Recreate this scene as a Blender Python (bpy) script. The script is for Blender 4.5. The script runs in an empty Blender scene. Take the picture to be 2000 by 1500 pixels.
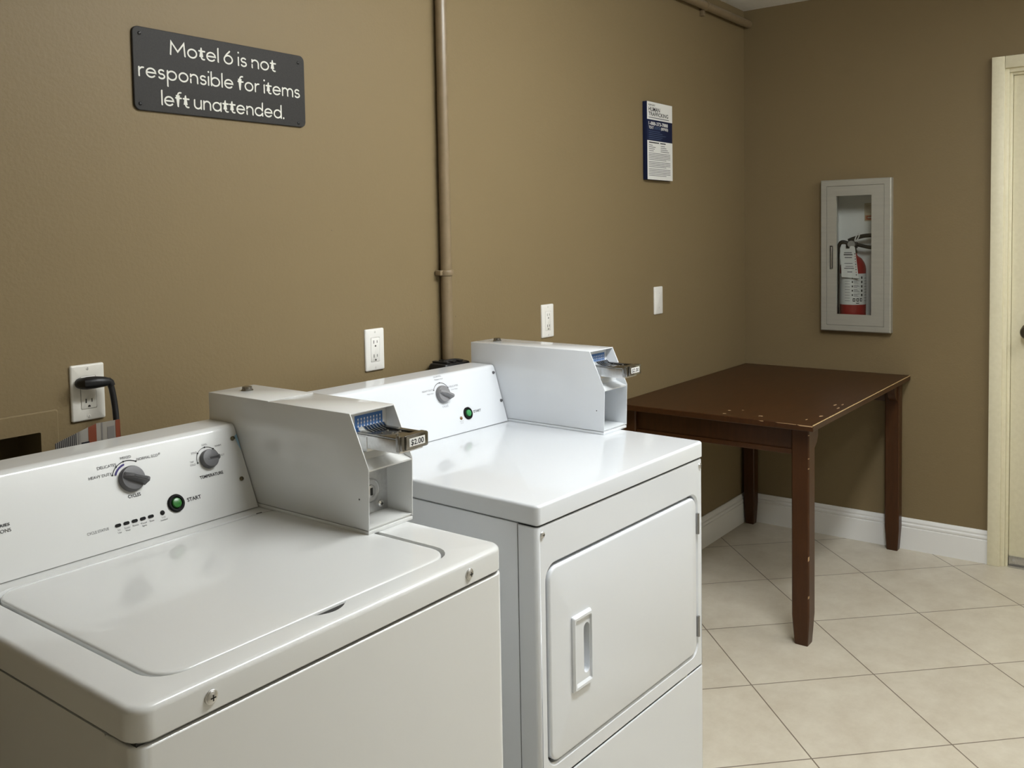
import bpy, bmesh, math, random
from mathutils import Vector, Matrix

random.seed(4)
SC = bpy.context.scene
COL = SC.collection

# ---------------------------------------------------------------- camera
CAM = dict(loc=(-4.2593, -1.7970, 1.4328), yaw=0.6495, pitch=-0.0520, roll=-0.0172,
           f=1779.6, px=0.4, py=-197.7)


def make_camera():
    y, p, r = CAM['yaw'], CAM['pitch'], CAM['roll']
    fw = Vector((math.cos(y) * math.cos(p), math.sin(y) * math.cos(p), math.sin(p)))
    rt = Vector((math.sin(y), -math.cos(y), 0))
    up = rt.cross(fw)
    rt2 = rt * math.cos(r) + up * math.sin(r)
    up2 = -rt * math.sin(r) + up * math.cos(r)
    cd = bpy.data.cameras.new('camera')
    cd.sensor_fit = 'HORIZONTAL'
    cd.sensor_width = 36.0
    cd.lens = 36.0 * CAM['f'] / 2000.0
    cd.shift_x = -CAM['px'] / 2000.0
    cd.shift_y = CAM['py'] / 2000.0
    cd.clip_start = 0.02
    o = bpy.data.objects.new('camera', cd)
    m = Matrix(((rt2.x, up2.x, -fw.x, CAM['loc'][0]),
                (rt2.y, up2.y, -fw.y, CAM['loc'][1]),
                (rt2.z, up2.z, -fw.z, CAM['loc'][2]),
                (0, 0, 0, 1)))
    o.matrix_world = m
    COL.objects.link(o)
    SC.camera = o


make_camera()

# ---------------------------------------------------------------- world and exposure
W = bpy.data.worlds.new('world')
SC.world = W
W.use_nodes = True
W.node_tree.nodes['Background'].inputs[0].default_value = (0.5, 0.5, 0.5, 1)
W.node_tree.nodes['Background'].inputs[1].default_value = 0.0
SC.view_settings.view_transform = 'Standard'
SC.view_settings.look = 'None'
SC.view_settings.gamma = 1.0
SC.view_settings.use_curve_mapping = False
SC.view_settings.exposure = 0.0
LAMPS = [dict(x0=-3.00, x1=-1.76, y0=-1.57, y1=-1.36, z=2.405, s=50.5),    # ceiling wrap lights
         dict(x0=-1.50, x1=-0.30, y0=-2.41, y1=-2.20, z=2.405, s=18.0)]
CEIL = 2.498


# ---------------------------------------------------------------- materials
def mat(name, color, rough=0.5, metal=0.0, coat=0.0, spec=0.5, emit=None, estr=0.0):
    m = bpy.data.materials.new(name)
    m.use_nodes = True
    b = m.node_tree.nodes['Principled BSDF']
    b.inputs['Base Color'].default_value = (*color, 1)
    b.inputs['Roughness'].default_value = rough
    b.inputs['Metallic'].default_value = metal
    b.inputs['Specular IOR Level'].default_value = spec
    if coat:
        b.inputs['Coat Weight'].default_value = coat
        b.inputs['Coat Roughness'].default_value = 0.05
    if emit:
        b.inputs['Emission Color'].default_value = (*emit, 1)
        b.inputs['Emission Strength'].default_value = estr
    return m


def nodes(m):
    return m.node_tree.nodes, m.node_tree.links, m.node_tree.nodes['Principled BSDF']


def add_noise(m, scale, c0, c1, detail=3.0, stretch=None, bump=0.0, bdist=0.001, lo=0.35, hi=0.65, rough=None):
    """object-space noise that mixes two colours and optionally bumps"""
    n, l, b = nodes(m)
    tc = n.new('ShaderNodeTexCoord')
    mp = n.new('ShaderNodeMapping')
    l.new(tc.outputs['Object'], mp.inputs[0])
    if stretch:
        mp.inputs['Scale'].default_value = stretch
    t = n.new('ShaderNodeTexNoise')
    t.inputs['Scale'].default_value = scale
    t.inputs['Detail'].default_value = detail
    l.new(mp.outputs[0], t.inputs['Vector'])
    r = n.new('ShaderNodeValToRGB')
    r.color_ramp.elements[0].position = lo
    r.color_ramp.elements[1].position = hi
    r.color_ramp.elements[0].color = (*c0, 1)
    r.color_ramp.elements[1].color = (*c1, 1)
    l.new(t.outputs['Fac'], r.inputs[0])
    l.new(r.outputs[0], b.inputs['Base Color'])
    if bump:
        bp = n.new('ShaderNodeBump')
        bp.inputs['Strength'].default_value = bump
        bp.inputs['Distance'].default_value = bdist
        l.new(t.outputs['Fac'], bp.inputs['Height'])
        l.new(bp.outputs[0], b.inputs['Normal'])
    return m


def wall_paint(name, col):
    m = mat(name, col, 0.5, spec=0.22)
    n, l, b = nodes(m)
    tc = n.new('ShaderNodeTexCoord')
    t1 = n.new('ShaderNodeTexNoise')
    t1.inputs['Scale'].default_value = 130
    t1.inputs['Detail'].default_value = 2.5
    l.new(tc.outputs['Object'], t1.inputs['Vector'])
    t2 = n.new('ShaderNodeTexNoise')
    t2.inputs['Scale'].default_value = 38
    t2.inputs['Detail'].default_value = 2
    l.new(tc.outputs['Object'], t2.inputs['Vector'])
    ad = n.new('ShaderNodeMath')
    ad.operation = 'ADD'
    l.new(t1.outputs['Fac'], ad.inputs[0])
    l.new(t2.outputs['Fac'], ad.inputs[1])
    bp = n.new('ShaderNodeBump')
    bp.inputs['Strength'].default_value = 0.2
    bp.inputs['Distance'].default_value = 0.003
    l.new(ad.outputs[0], bp.inputs['Height'])
    l.new(bp.outputs[0], b.inputs['Normal'])
    return m


def tile_floor():
    m = mat('floor_tile', (0.6, 0.55, 0.45), 0.38)
    n, l, b = nodes(m)
    tc = n.new('ShaderNodeTexCoord')

    def dot(v, off):
        d = n.new('ShaderNodeVectorMath')
        d.operation = 'DOT_PRODUCT'
        d.inputs[1].default_value = v
        l.new(tc.outputs['Object'], d.inputs[0])
        a = n.new('ShaderNodeMath')
        a.operation = 'SUBTRACT'
        a.inputs[1].default_value = off
        l.new(d.outputs['Value'], a.inputs[0])
        return a
    s = math.sqrt(0.5)
    P = 0.412
    u = dot((s, s, 0), -0.773 - 20 * P)
    v = dot((s, -s, 0), 0.192 - 20 * P)
    cb = n.new('ShaderNodeCombineXYZ')
    l.new(u.outputs[0], cb.inputs[0])
    l.new(v.outputs[0], cb.inputs[1])
    br = n.new('ShaderNodeTexBrick')
    br.offset = 0.0
    br.squash = 1.0
    br.inputs['Scale'].default_value = 1.0
    br.inputs['Brick Width'].default_value = P
    br.inputs['Row Height'].default_value = P
    br.inputs['Mortar Size'].default_value = 0.0022
    br.inputs['Mortar Smooth'].default_value = 0.25
    br.inputs['Bias'].default_value = 0.0
    br.inputs['Color1'].default_value = (1, 1, 1, 1)
    br.inputs['Color2'].default_value = (0.95, 0.95, 0.95, 1)
    br.inputs['Mortar'].default_value = (0.5, 0.5, 0.5, 1)
    l.new(cb.outputs[0], br.inputs['Vector'])
    t = n.new('ShaderNodeTexNoise')
    t.inputs['Scale'].default_value = 7
    t.inputs['Detail'].default_value = 8
    t.inputs['Roughness'].default_value = 0.72
    l.new(tc.outputs['Object'], t.inputs['Vector'])
    r = n.new('ShaderNodeValToRGB')
    r.color_ramp.elements[0].position = 0.3
    r.color_ramp.elements[1].position = 0.68
    r.color_ramp.elements[0].color = (0.545, 0.485, 0.385, 1)
    r.color_ramp.elements[1].color = (0.67, 0.62, 0.515, 1)
    l.new(t.outputs['Fac'], r.inputs[0])
    mx = n.new('ShaderNodeMix')
    mx.data_type = 'RGBA'
    mx.blend_type = 'MULTIPLY'
    mx.inputs['Factor'].default_value = 1.0
    l.new(r.outputs[0], mx.inputs['A'])
    l.new(br.outputs['Color'], mx.inputs['B'])
    m2 = n.new('ShaderNodeMix')
    m2.data_type = 'RGBA'
    l.new(br.outputs['Fac'], m2.inputs['Factor'])
    l.new(mx.outputs['Result'], m2.inputs['A'])
    m2.inputs['B'].default_value = (0.20, 0.16, 0.12, 1)
    l.new(m2.outputs['Result'], b.inputs['Base Color'])
    bp = n.new('ShaderNodeBump')
    bp.invert = True
    bp.inputs['Strength'].default_value = 0.5
    bp.inputs['Distance'].default_value = 0.002
    l.new(br.outputs['Fac'], bp.inputs['Height'])
    l.new(bp.outputs[0], b.inputs['Normal'])
    return m


def thin_glass():
    m = bpy.data.materials.new('cabinet_glass')
    m.use_nodes = True
    n, l = m.node_tree.nodes, m.node_tree.links
    n.remove(n['Principled BSDF'])
    tr = n.new('ShaderNodeBsdfTransparent')
    tr.inputs[0].default_value = (0.97, 0.98, 0.97, 1)
    gl = n.new('ShaderNodeBsdfGlossy')
    gl.inputs['Roughness'].default_value = 0.02
    fr = n.new('ShaderNodeFresnel')
    fr.inputs[0].default_value = 1.45
    mx = n.new('ShaderNodeMixShader')
    l.new(fr.outputs[0], mx.inputs[0])
    l.new(tr.outputs[0], mx.inputs[1])
    l.new(gl.outputs[0], mx.inputs[2])
    l.new(mx.outputs[0], n['Material Output'].inputs[0])
    return m


M = {}
M['wall'] = wall_paint('taupe_wall_paint', (0.208, 0.156, 0.082))
M['wall_tan'] = wall_paint('tan_wall_paint', (0.46, 0.41, 0.31))
M['wall_light'] = wall_paint('cream_wall_paint', (0.60, 0.56, 0.48))
M['ceiling'] = add_noise(mat('ceiling_paint', (0.6, 0.58, 0.54), 0.8), 90, (0.82, 0.81, 0.78), (0.86, 0.85, 0.82), bump=0.2)
M['floor'] = tile_floor()
M['trim_white'] = mat('white_trim_paint', (0.84, 0.84, 0.83), 0.35)
M['door'] = add_noise(mat('cream_door_paint', (0.62, 0.56, 0.40), 0.42), 60, (0.77, 0.72, 0.53), (0.81, 0.76, 0.57))
M['pipe'] = add_noise(mat('painted_conduit', (0.25, 0.2, 0.13), 0.32), 40, (0.20, 0.148, 0.085), (0.225, 0.168, 0.1))
M['enamel_w'] = mat('washer_white_enamel', (0.68, 0.69, 0.685), 0.22, coat=0.5)
M['enamel_d'] = mat('dryer_white_enamel', (0.73, 0.76, 0.80), 0.2, coat=0.6)
M['inner_w'] = mat('coin_box_powder_coat', (0.66, 0.665, 0.65), 0.4)
M['inner_d'] = mat('coin_box_powder_coat_cool', (0.70, 0.73, 0.755), 0.38)
M['dark'] = mat('dark_gap', (0.02, 0.02, 0.02), 0.6)
M['black'] = mat('black_plastic', (0.012, 0.012, 0.013), 0.38, spec=0.35)
M['blackflat'] = mat('matt_black_plastic', (0.01, 0.01, 0.01), 0.6, spec=0.12)
M['ink'] = mat('black_ink', (0.022, 0.022, 0.026), 0.6, spec=0.1)
M['inkgrey'] = mat('grey_ink', (0.13, 0.13, 0.14), 0.6, spec=0.1)
M['inkpurple'] = mat('purple_ink', (0.06, 0.05, 0.17), 0.6, spec=0.1)
M['knob'] = mat('grey_knob_plastic', (0.115, 0.115, 0.12), 0.42, spec=0.35)
M['knob_d'] = mat('light_grey_knob_plastic', (0.23, 0.23, 0.24), 0.42, spec=0.35)
M['green'] = mat('green_button_plastic', (0.03, 0.17, 0.03), 0.3)
M['green_d'] = mat('bright_green_button_plastic', (0.04, 0.26, 0.08), 0.3)
M['chrome'] = mat('chrome', (0.75, 0.75, 0.74), 0.12, 1.0)
M['steel'] = add_noise(mat('zinc_steel', (0.6, 0.6, 0.6), 0.32, 1.0), 160, (0.60, 0.60, 0.60), (0.66, 0.66, 0.66))
M['darkchrome'] = add_noise(mat('dark_chrome', (0.2, 0.19, 0.17), 0.2, 1.0), 60, (0.25, 0.245, 0.235), (0.31, 0.305, 0.295))
M['hinge'] = mat('grey_hinge_steel', (0.32, 0.32, 0.32), 0.3, 0.9)
M['inkpale'] = mat('pale_grey_ink', (0.33, 0.33, 0.35), 0.6, spec=0.1)
M['brass'] = mat('dull_brass_screw', (0.14, 0.12, 0.07), 0.35, 0.8)
M['blue'] = mat('blue_decal', (0.035, 0.13, 0.36), 0.4)
M['paper'] = mat('white_paper', (0.72, 0.72, 0.7), 0.6)
M['lettering'] = mat('ivory_lettering', (0.66, 0.65, 0.59), 0.5)
M['signboard'] = add_noise(mat('charcoal_sign', (0.03, 0.028, 0.026), 0.5, spec=0.15), 300, (0.030, 0.0285, 0.027), (0.036, 0.034, 0.032))
M['plate'] = mat('white_wall_plate', (0.70, 0.68, 0.62), 0.3)
M['plate2'] = mat('bright_white_wall_plate', (0.80, 0.79, 0.76), 0.3)
M['slot'] = mat('socket_slot', (0.03, 0.025, 0.02), 0.6)
M['navy'] = mat('navy_board', (0.008, 0.013, 0.045), 0.5, spec=0.2)
M['aluminium'] = add_noise(mat('satin_aluminium', (0.5, 0.49, 0.45), 0.45, 0.35), 8, (0.37, 0.36, 0.315), (0.395, 0.385, 0.335), stretch=(1, 1, 12))
M['cabwhite'] = mat('cabinet_tub_white', (0.85, 0.85, 0.82), 0.5)
M['red'] = mat('extinguisher_red', (0.30, 0.008, 0.012), 0.28, coat=0.3)
M['glass'] = thin_glass()
M['redink'] = mat('red_ink', (0.4, 0.06, 0.03), 0.5)
M['rust'] = mat('red_brown_ink', (0.16, 0.035, 0.012), 0.5)
M['bluefilm'] = mat('pale_blue_film', (0.3, 0.5, 0.66), 0.4)
M['knobbronze'] = mat('aged_bronze', (0.10, 0.085, 0.06), 0.35, 0.8)
M['amber'] = mat('amber_lens', (0.2, 0.1, 0.03), 0.3)
M['worn'] = add_noise(mat('bare_worn_wood', (0.4, 0.27, 0.12), 0.6), 60, (0.16, 0.08, 0.03), (0.46, 0.32, 0.15), lo=0.25, hi=0.42)
M['chip'] = mat('chipped_wood', (0.42, 0.27, 0.14), 0.6)
M['recess'] = mat('recess_dark_paint', (0.17, 0.13, 0.07), 0.6)


def wood(name, c0, c1):
    m = mat(name, c0, 0.36, spec=0.3)
    return add_noise(m, 9, c0, c1, detail=6, stretch=(1.2, 9, 9), lo=0.3, hi=0.7)


M['wood'] = wood('dark_stained_wood_top', (0.036, 0.0125, 0.0032), (0.052, 0.0185, 0.0048))
M['woodleg'] = wood('dark_stained_wood_leg', (0.046, 0.016, 0.0042), (0.062, 0.022, 0.006))
nl = M['woodleg'].node_tree.nodes
for nn in nl:
    if nn.type == 'MAPPING':
        nn.inputs['Scale'].default_value = (9, 9, 1.2)


# ---------------------------------------------------------------- mesh helpers
def NB():
    return bmesh.new()


def box(bm, x0, x1, y0, y1, z0, z1, bev=0.0, seg=2, mi=0):
    t = bmesh.new()
    bmesh.ops.create_cube(t, size=1.0)
    for v in t.verts:
        v.co = Vector(((x0 + x1) / 2 + v.co.x * (x1 - x0), (y0 + y1) / 2 + v.co.y * (y1 - y0),
                       (z0 + z1) / 2 + v.co.z * (z1 - z0)))
    if bev:
        bmesh.ops.bevel(t, geom=t.edges[:], offset=bev, segments=seg, affect='EDGES', profile=0.5)
    merge(bm, t, mi)


def merge(bm, t, mi=0):
    vm = {}
    for v in t.verts:
        vm[v] = bm.verts.new(v.co)
    for f in t.faces:
        try:
            nf = bm.faces.new([vm[v] for v in f.verts])
            nf.material_index = mi
        except ValueError:
            pass
    t.free()


def loft(bm, loops, cap0=False, cap1=False, mi=0, close=True):
    rows = [[bm.verts.new(p) for p in lp] for lp in loops]
    n = len(rows[0])
    for a, b in zip(rows, rows[1:]):
        for i in range(n if close else n - 1):
            j = (i + 1) % n
            f = bm.faces.new((a[i], a[j], b[j], b[i]))
            f.material_index = mi
    if cap0:
        bm.faces.new(rows[0][::-1]).material_index = mi
    if cap1:
        bm.faces.new(rows[-1]).material_index = mi
    return rows


def fill(bm, loops, mi=0):
    """planar face with holes from 3D loops"""
    t = bmesh.new()
    es = []
    for lp in loops:
        vs = [t.verts.new(p) for p in lp]
        for i in range(len(vs)):
            es.append(t.edges.new((vs[i], vs[(i + 1) % len(vs)])))
    bmesh.ops.triangle_fill(t, edges=es, use_beauty=True, use_dissolve=False)
    merge(bm, t, mi)


def rr(a0, a1, b0, b1, r, k=5):
    pts = []
    for (cx, cy, s) in ((a1 - r, b0 + r, -90), (a1 - r, b1 - r, 0), (a0 + r, b1 - r, 90), (a0 + r, b0 + r, 180)):
        for i in range(k + 1):
            t = math.radians(s + 90 * i / k)
            pts.append((cx + r * math.cos(t), cy + r * math.sin(t)))
    return pts


def XY(pts, z):
    return [(a, b, z) for a, b in pts]


def XZ(pts, y):
    return [(a, y, b) for a, b in pts]


def YZ(pts, x):
    return [(x, a, b) for a, b in pts]


def circ(r, n=24):
    return [(r * math.cos(2 * math.pi * i / n), r * math.sin(2 * math.pi * i / n)) for i in range(n)]


def frame_of(axis):
    a = Vector(axis).normalized()
    h = Vector((0, 0, 1)) if abs(a.z) < 0.9 else Vector((1, 0, 0))
    u = h.cross(a).normalized()
    return u, a.cross(u), a


def lathe(bm, base, axis, prof, n=24, mi=0, cap0=True, cap1=True):
    """prof: list of (radius, height along axis)"""
    u, v, a = frame_of(axis)
    B = Vector(base)
    loops = [[B + a * h + u * (r * math.cos(2 * math.pi * i / n)) + v * (r * math.sin(2 * math.pi * i / n)) for i in range(n)]
             for r, h in prof]
    loft(bm, loops, cap0, cap1, mi)


def cyl(bm, base, axis, r, h, n=20, mi=0):
    lathe(bm, base, axis, [(r, 0), (r, h)], n, mi)


def tube(bm, pts, r, n=12, mi=0, flat=1.0):
    pts = [Vector(p) for p in pts]
    loops = []
    pu = None
    for i, p in enumerate(pts):
        d = (pts[min(i + 1, len(pts) - 1)] - pts[max(i - 1, 0)]).normalized()
        if pu is None:
            u, v, _ = frame_of(d)
        else:
            u = (pu - d * pu.dot(d)).normalized()
            v = d.cross(u)
        pu = u
        rad = r[i] if isinstance(r, (list, tuple)) else r
        loops.append([p + u * (rad * math.cos(2 * math.pi * k / n)) + v * (flat * rad * math.sin(2 * math.pi * k / n)) for k in range(n)])
    loft(bm, loops, True, True, mi)


def catmull(P, n=8):
    P = [Vector(p) for p in P]
    Q = [P[0] * 2 - P[1]] + P + [P[-1] * 2 - P[-2]]
    out = []
    for i in range(1, len(Q) - 2):
        a, b, c, d = Q[i - 1:i + 3]
        for k in range(n):
            t = k / n
            out.append(0.5 * ((2 * b) + (c - a) * t + (2 * a - 5 * b + 4 * c - d) * t * t + (3 * b - a - 3 * c + d) * t ** 3))
    out.append(P[-1])
    return out


def prism(bm, poly, mapf, d0, d1, bev=0.0, mi=0):
    """extrude 2D polygon; mapf(a,b,d)->3D"""
    t = bmesh.new()
    A = [t.verts.new(mapf(a, b, d0)) for a, b in poly]
    B = [t.verts.new(mapf(a, b, d1)) for a, b in poly]
    t.faces.new(A[::-1])
    t.faces.new(B)
    n = len(A)
    for i in range(n):
        t.faces.new((A[i], A[(i + 1) % n], B[(i + 1) % n], B[i]))
    if bev:
        bmesh.ops.bevel(t, geom=t.edges[:], offset=bev, segments=2, affect='EDGES', profile=0.5)
    merge(bm, t, mi)


def obj(name, bm, mats, parent=None, angle=35, recalc=True):
    bmesh.ops.remove_doubles(bm, verts=bm.verts[:], dist=1e-6)
    if recalc:
        bmesh.ops.recalc_face_normals(bm, faces=bm.faces[:])
    me = bpy.data.meshes.new(name)
    bm.to_mesh(me)
    bm.free()
    for p in me.polygons:
        p.use_smooth = True
    me.set_sharp_from_angle(angle=math.radians(angle))
    for m in (mats if isinstance(mats, (list, tuple)) else [mats]):
        me.materials.append(m)
    o = bpy.data.objects.new(name, me)
    COL.objects.link(o)
    if parent:
        o.parent = parent
    return o


def thing(name, label, cat, loc=(0, 0, 0), rz=0.0, group=None):
    o = bpy.data.objects.new(name, None)
    o.empty_display_size = 0.05
    COL.objects.link(o)
    o.location = loc
    o.rotation_euler = (0, 0, rz)
    o['label'] = label
    o['category'] = cat
    if group:
        o['group'] = group
    return o


def tag(o, label, cat, group=None):
    o['label'] = label
    o['category'] = cat
    if group:
        o['group'] = group
    return o


def struct(name, bm, m, parent=None, label=None):
    o = obj(name, bm, m, parent)
    if not parent:
        o['kind'] = 'structure'
    if label:
        o['label'] = label
    return o


class Plane:
    """a 2D drawing plane: origin, x and y directions, outward normal"""
    def __init__(s, o, ex, ey):
        s.o = Vector(o)
        s.ex = Vector(ex).normalized()
        s.ey = Vector(ey).normalized()
        s.n = s.ex.cross(s.ey).normalized()

    def __call__(s, a, b, d=0.0):
        return s.o + s.ex * a + s.ey * b + s.n * d


_text_cache = {}


def text_geo(s, bold=False):
    key = (s, bold)
    if key not in _text_cache:
        cu = bpy.data.curves.new('t', 'FONT')
        cu.body = s
        cu.resolution_u = 3
        if bold:
            cu.offset = 0.018
        o = bpy.data.objects.new('t', cu)
        COL.objects.link(o)
        dg = bpy.context.evaluated_depsgraph_get()
        me = bpy.data.meshes.new_from_object(o.evaluated_get(dg))
        vs = [(v.co.x, v.co.y) for v in me.vertices]
        fs = [tuple(p.vertices) for p in me.polygons]
        bpy.data.objects.remove(o)
        bpy.data.curves.remove(cu)
        bpy.data.meshes.remove(me)
        _text_cache[key] = (vs, fs)
    return _text_cache[key]


def text(bm, pl, s, x0, x1, y0, h, bold=False, lift=0.0002, mi=0, slant=0.0):
    """text between x0 and x1, baseline y0, height h (cap height)"""
    vs, fs = text_geo(s, bold)
    if not vs:
        return
    xa = min(v[0] for v in vs)
    xb = max(v[0] for v in vs)
    yb = 0.70
    V = [bm.verts.new(pl(x0 + (a - xa) / (xb - xa) * (x1 - x0) + slant * b / yb * h, y0 + b / yb * h, lift)) for a, b in vs]
    for f in fs:
        try:
            bm.faces.new([V[i] for i in f]).material_index = mi
        except ValueError:
            pass


_lift = [0]


def nudge(lift):
    """tiny step so that overlapping strokes never share a plane"""
    _lift[0] = (_lift[0] + 1) % 12
    return lift + _lift[0] * 0.00003


def ribbon(bm, pl, pts, w, lift=0.0002, caps=True, mi=0):
    lift = nudge(lift)
    P = [Vector(p) for p in pts]
    n = len(P)
    L, R = [], []
    for i in range(n):
        d0 = (P[i] - P[i - 1]).normalized() if i > 0 else None
        d1 = (P[i + 1] - P[i]).normalized() if i < n - 1 else None
        d = ((d0 or d1) + (d1 or d0)).normalized()
        k = 1.0
        if d0 and d1:
            k = 1.0 / max(0.35, d.dot(d1))
        nn = Vector((-d.y, d.x)) * (w / 2 * k)
        L.append(bm.verts.new(pl(*(P[i] + nn), lift)))
        R.append(bm.verts.new(pl(*(P[i] - nn), lift)))
    for i in range(n - 1):
        bm.faces.new((L[i], R[i], R[i + 1], L[i + 1])).material_index = mi
    if caps:
        for c in (P[0], P[-1]):
            disc(bm, pl, c.x, c.y, w / 2, nudge(lift), 10, mi)


def disc(bm, pl, x, y, r, lift=0.0002, n=16, mi=0, ry=None):
    ry = ry or r
    lift = nudge(lift)
    f = bm.faces.new([bm.verts.new(pl(x + r * math.cos(2 * math.pi * i / n), y + ry * math.sin(2 * math.pi * i / n), lift)) for i in range(n)])
    f.material_index = mi


def rect(bm, pl, x0, x1, y0, y1, lift=0.0005, mi=0):
    f = bm.faces.new([bm.verts.new(pl(a, b, lift)) for a, b in ((x0, y0), (x1, y0), (x1, y1), (x0, y1))])
    f.material_index = mi


def arc(cx, cy, rx, a0, a1, n=14, ry=None):
    ry = ry or rx
    return [(cx + rx * math.cos(math.radians(a0 + (a1 - a0) * i / n)), cy + ry * math.sin(math.radians(a0 + (a1 - a0) * i / n))) for i in range(n + 1)]


# ---------------------------------------------------------------- room shell
XL, YF = -5.3, -3.3      # left wall, wall behind the camera
T = 0.2


def wall_holes(bm, plane, us, vs, holes, d0, d1):
    """wall slab built from a grid of cells, leaving out the cells that fall in a hole; plane: 'xz' or 'yz'"""
    def P(u, v, d):
        return (u, d, v) if plane == 'xz' else (d, u, v)
    solid = {}
    for i in range(len(us) - 1):
        for j in range(len(vs) - 1):
            cu, cv = (us[i] + us[i + 1]) / 2, (vs[j] + vs[j + 1]) / 2
            solid[i, j] = not any(h[0] < cu < h[1] and h[2] < cv < h[3] for h in holes)
    for (i, j), s in solid.items():
        if not s:
            continue
        u0, u1, v0, v1 = us[i], us[i + 1], vs[j], vs[j + 1]
        for d in (d0, d1):
            bm.faces.new([bm.verts.new(P(a, b, d)) for a, b in ((u0, v0), (u1, v0), (u1, v1), (u0, v1))])
        for (ni, nj, e) in ((i - 1, j, ((u0, v0), (u0, v1))), (i + 1, j, ((u1, v0), (u1, v1))),
                            (i, j - 1, ((u0, v0), (u1, v0))), (i, j + 1, ((u0, v1), (u1, v1)))):
            if not solid.get((ni, nj), False):
                (a, b), (c, dd) = e
                bm.faces.new([bm.verts.new(P(*q)) for q in ((a, b, d0), (c, dd, d0), (c, dd, d1), (a, b, d1))])


bm = NB()
box(bm, XL - T, T, YF - T, T, -0.1, 0.0)
struct('floor', bm, M['floor'])
bm = NB()
box(bm, XL - T, T, YF - T, T, CEIL, CEIL + 0.1)
struct('ceiling', bm, M['ceiling'])

LB = (-3.575, -3.420, 0.90, 1.068)          # laundry box opening in the back wall
bm = NB()
wall_holes(bm, 'xz', [XL - T, LB[0], LB[1], 0.0], [0, LB[2], LB[3], CEIL], [LB], 0.0, T)
wall_b = struct('wall_back', bm, M['wall'])
for nxm, nzm in ((-2.660, 1.454), (-2.329, 1.220), (-2.178, 1.191), (-2.9985, 1.8860)):
    bm = NB()
    lathe(bm, (nxm, -0.0002, nzm), (0, -1, 0), [(0.0022, 0), (0.0018, 0.0006), (0.0006, 0.0008)], 9)
    obj('nail_hole', bm, M['recess'], wall_b)

CB = (-0.672, -0.408, 0.985, 1.642)         # extinguisher cabinet rough opening
DR = (-2.02, -1.128, 0.0, 2.085)            # door opening
bm = NB()
wall_holes(bm, 'yz', [YF - T, DR[0], DR[1], CB[0], CB[1], T], [0, CB[2], CB[3], DR[3], CEIL], [CB, DR], 0.0, T)
struct('wall_right', bm, M['wall'])
bm = NB()
box(bm, XL - T, XL, YF, 0, 0, CEIL)
struct('wall_left', bm, M['wall_tan'])
bm = NB()
box(bm, XL, 0, YF - T, YF, 0, CEIL)
struct('wall_front', bm, M['wall_light'])

# baseboards with a moulded top
BBP = [(0, 0), (0.0145, 0), (0.0145, 0.098), (0.0105, 0.1005), (0.0105, 0.1040), (0.0140, 0.107), (0.0140, 0.114),
       (0.0085, 0.118), (0.0085, 0.122), (0.0105, 0.126), (0.0085, 0.132), (0.0060, 0.138), (0.004, 0.1405), (0, 0.1405)]
bm = NB()
prism(bm, BBP, lambda a, b, d: (d, -a, b), XL, 0.0)
struct('baseboard_back', bm, M['trim_white'])
bm = NB()
prism(bm, BBP, lambda a, b, d: (-a, d, b), -1.0865, -0.0)
struct('baseboard_right', bm, M['trim_white'])
bm = NB()
prism(bm, BBP, lambda a, b, d: (XL + a, d, b), YF, 0.0)
struct('baseboard_left', bm, M['trim_white'])

# door in the right wall
door = bpy.data.objects.new('door_1', None)
door.location = (0, -1.55, 0)
COL.objects.link(door)
door['kind'] = 'structure'
door['label'] = 'cream painted door with matching casing at the right edge'


def dl(bmm):
    bmesh.ops.translate(bmm, verts=bmm.verts[:], vec=(0, 1.55, 0))
    return bmm


yo, yi = -1.0865, -1.1345
yo2, yi2 = -2.065, -2.017
bm = NB()
box(bm, -0.022, 0.0, yi, yo, 0, 2.132, 0.002)
box(bm, -0.022, 0.0, yo2, yi2, 0, 2.132, 0.002)
box(bm, -0.022, 0.0, yi2 + 0.001, yi - 0.001, 2.083, 2.132, 0.002)
obj('door_casing', dl(bm), M['door'], door)
bm = NB()
# jamb and stop, stepping back from the casing
box(bm, -0.008, 0.12, -1.1500, -1.1285, 0, 2.083, 0.001)
box(bm, -0.008, 0.12, -2.019, -1.999, 0, 2.083, 0.001)
box(bm, -0.008, 0.12, -1.9985, -1.1505, 2.066, 2.0845, 0.001)
box(bm, 0.004, 0.12, -1.1610, -1.1502, 0, 2.0655, 0.001)
box(bm, 0.004, 0.12, -1.9985, -1.988, 0, 2.0655, 0.001)
box(bm, 0.004, 0.12, -1.9875, -1.1615, 2.056, 2.0655, 0.001)
obj('door_jamb', dl(bm), M['door'], door)
bm = NB()
box(bm, 0.016, 0.058, -1.987, -1.1625, 0.012, 2.055, 0.002)
obj('door_panel', dl(bm), M['door'], door)
bm = NB()
lathe(bm, (0.016, -1.232, 1.000), (-1, 0, 0), [(0.034, 0), (0.034, 0.004), (0.028, 0.009), (0.013, 0.012), (0.012, 0.03), (0.022, 0.036),
                                             (0.029, 0.046), (0.030, 0.055), (0.026, 0.063), (0.015, 0.067)], 28)
obj('door_knob', dl(bm), M['knobbronze'], door)
bm = NB()
box(bm, 0.006, 0.0155, -1.985, -1.164, 0.008, 0.046, 0.002)
box(bm, -0.004, 0.14, -1.985, -1.1635, 0.0, 0.009, 0.002)
for k in range(8):
    lathe(bm, (0.006, -1.18 - 0.11 * k, 0.03), (-1, 0, 0), [(0.006, 0), (0.005, 0.002), (0.002, 0.003)], 10)
obj('door_sweep', dl(bm), M['steel'], door)

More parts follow.
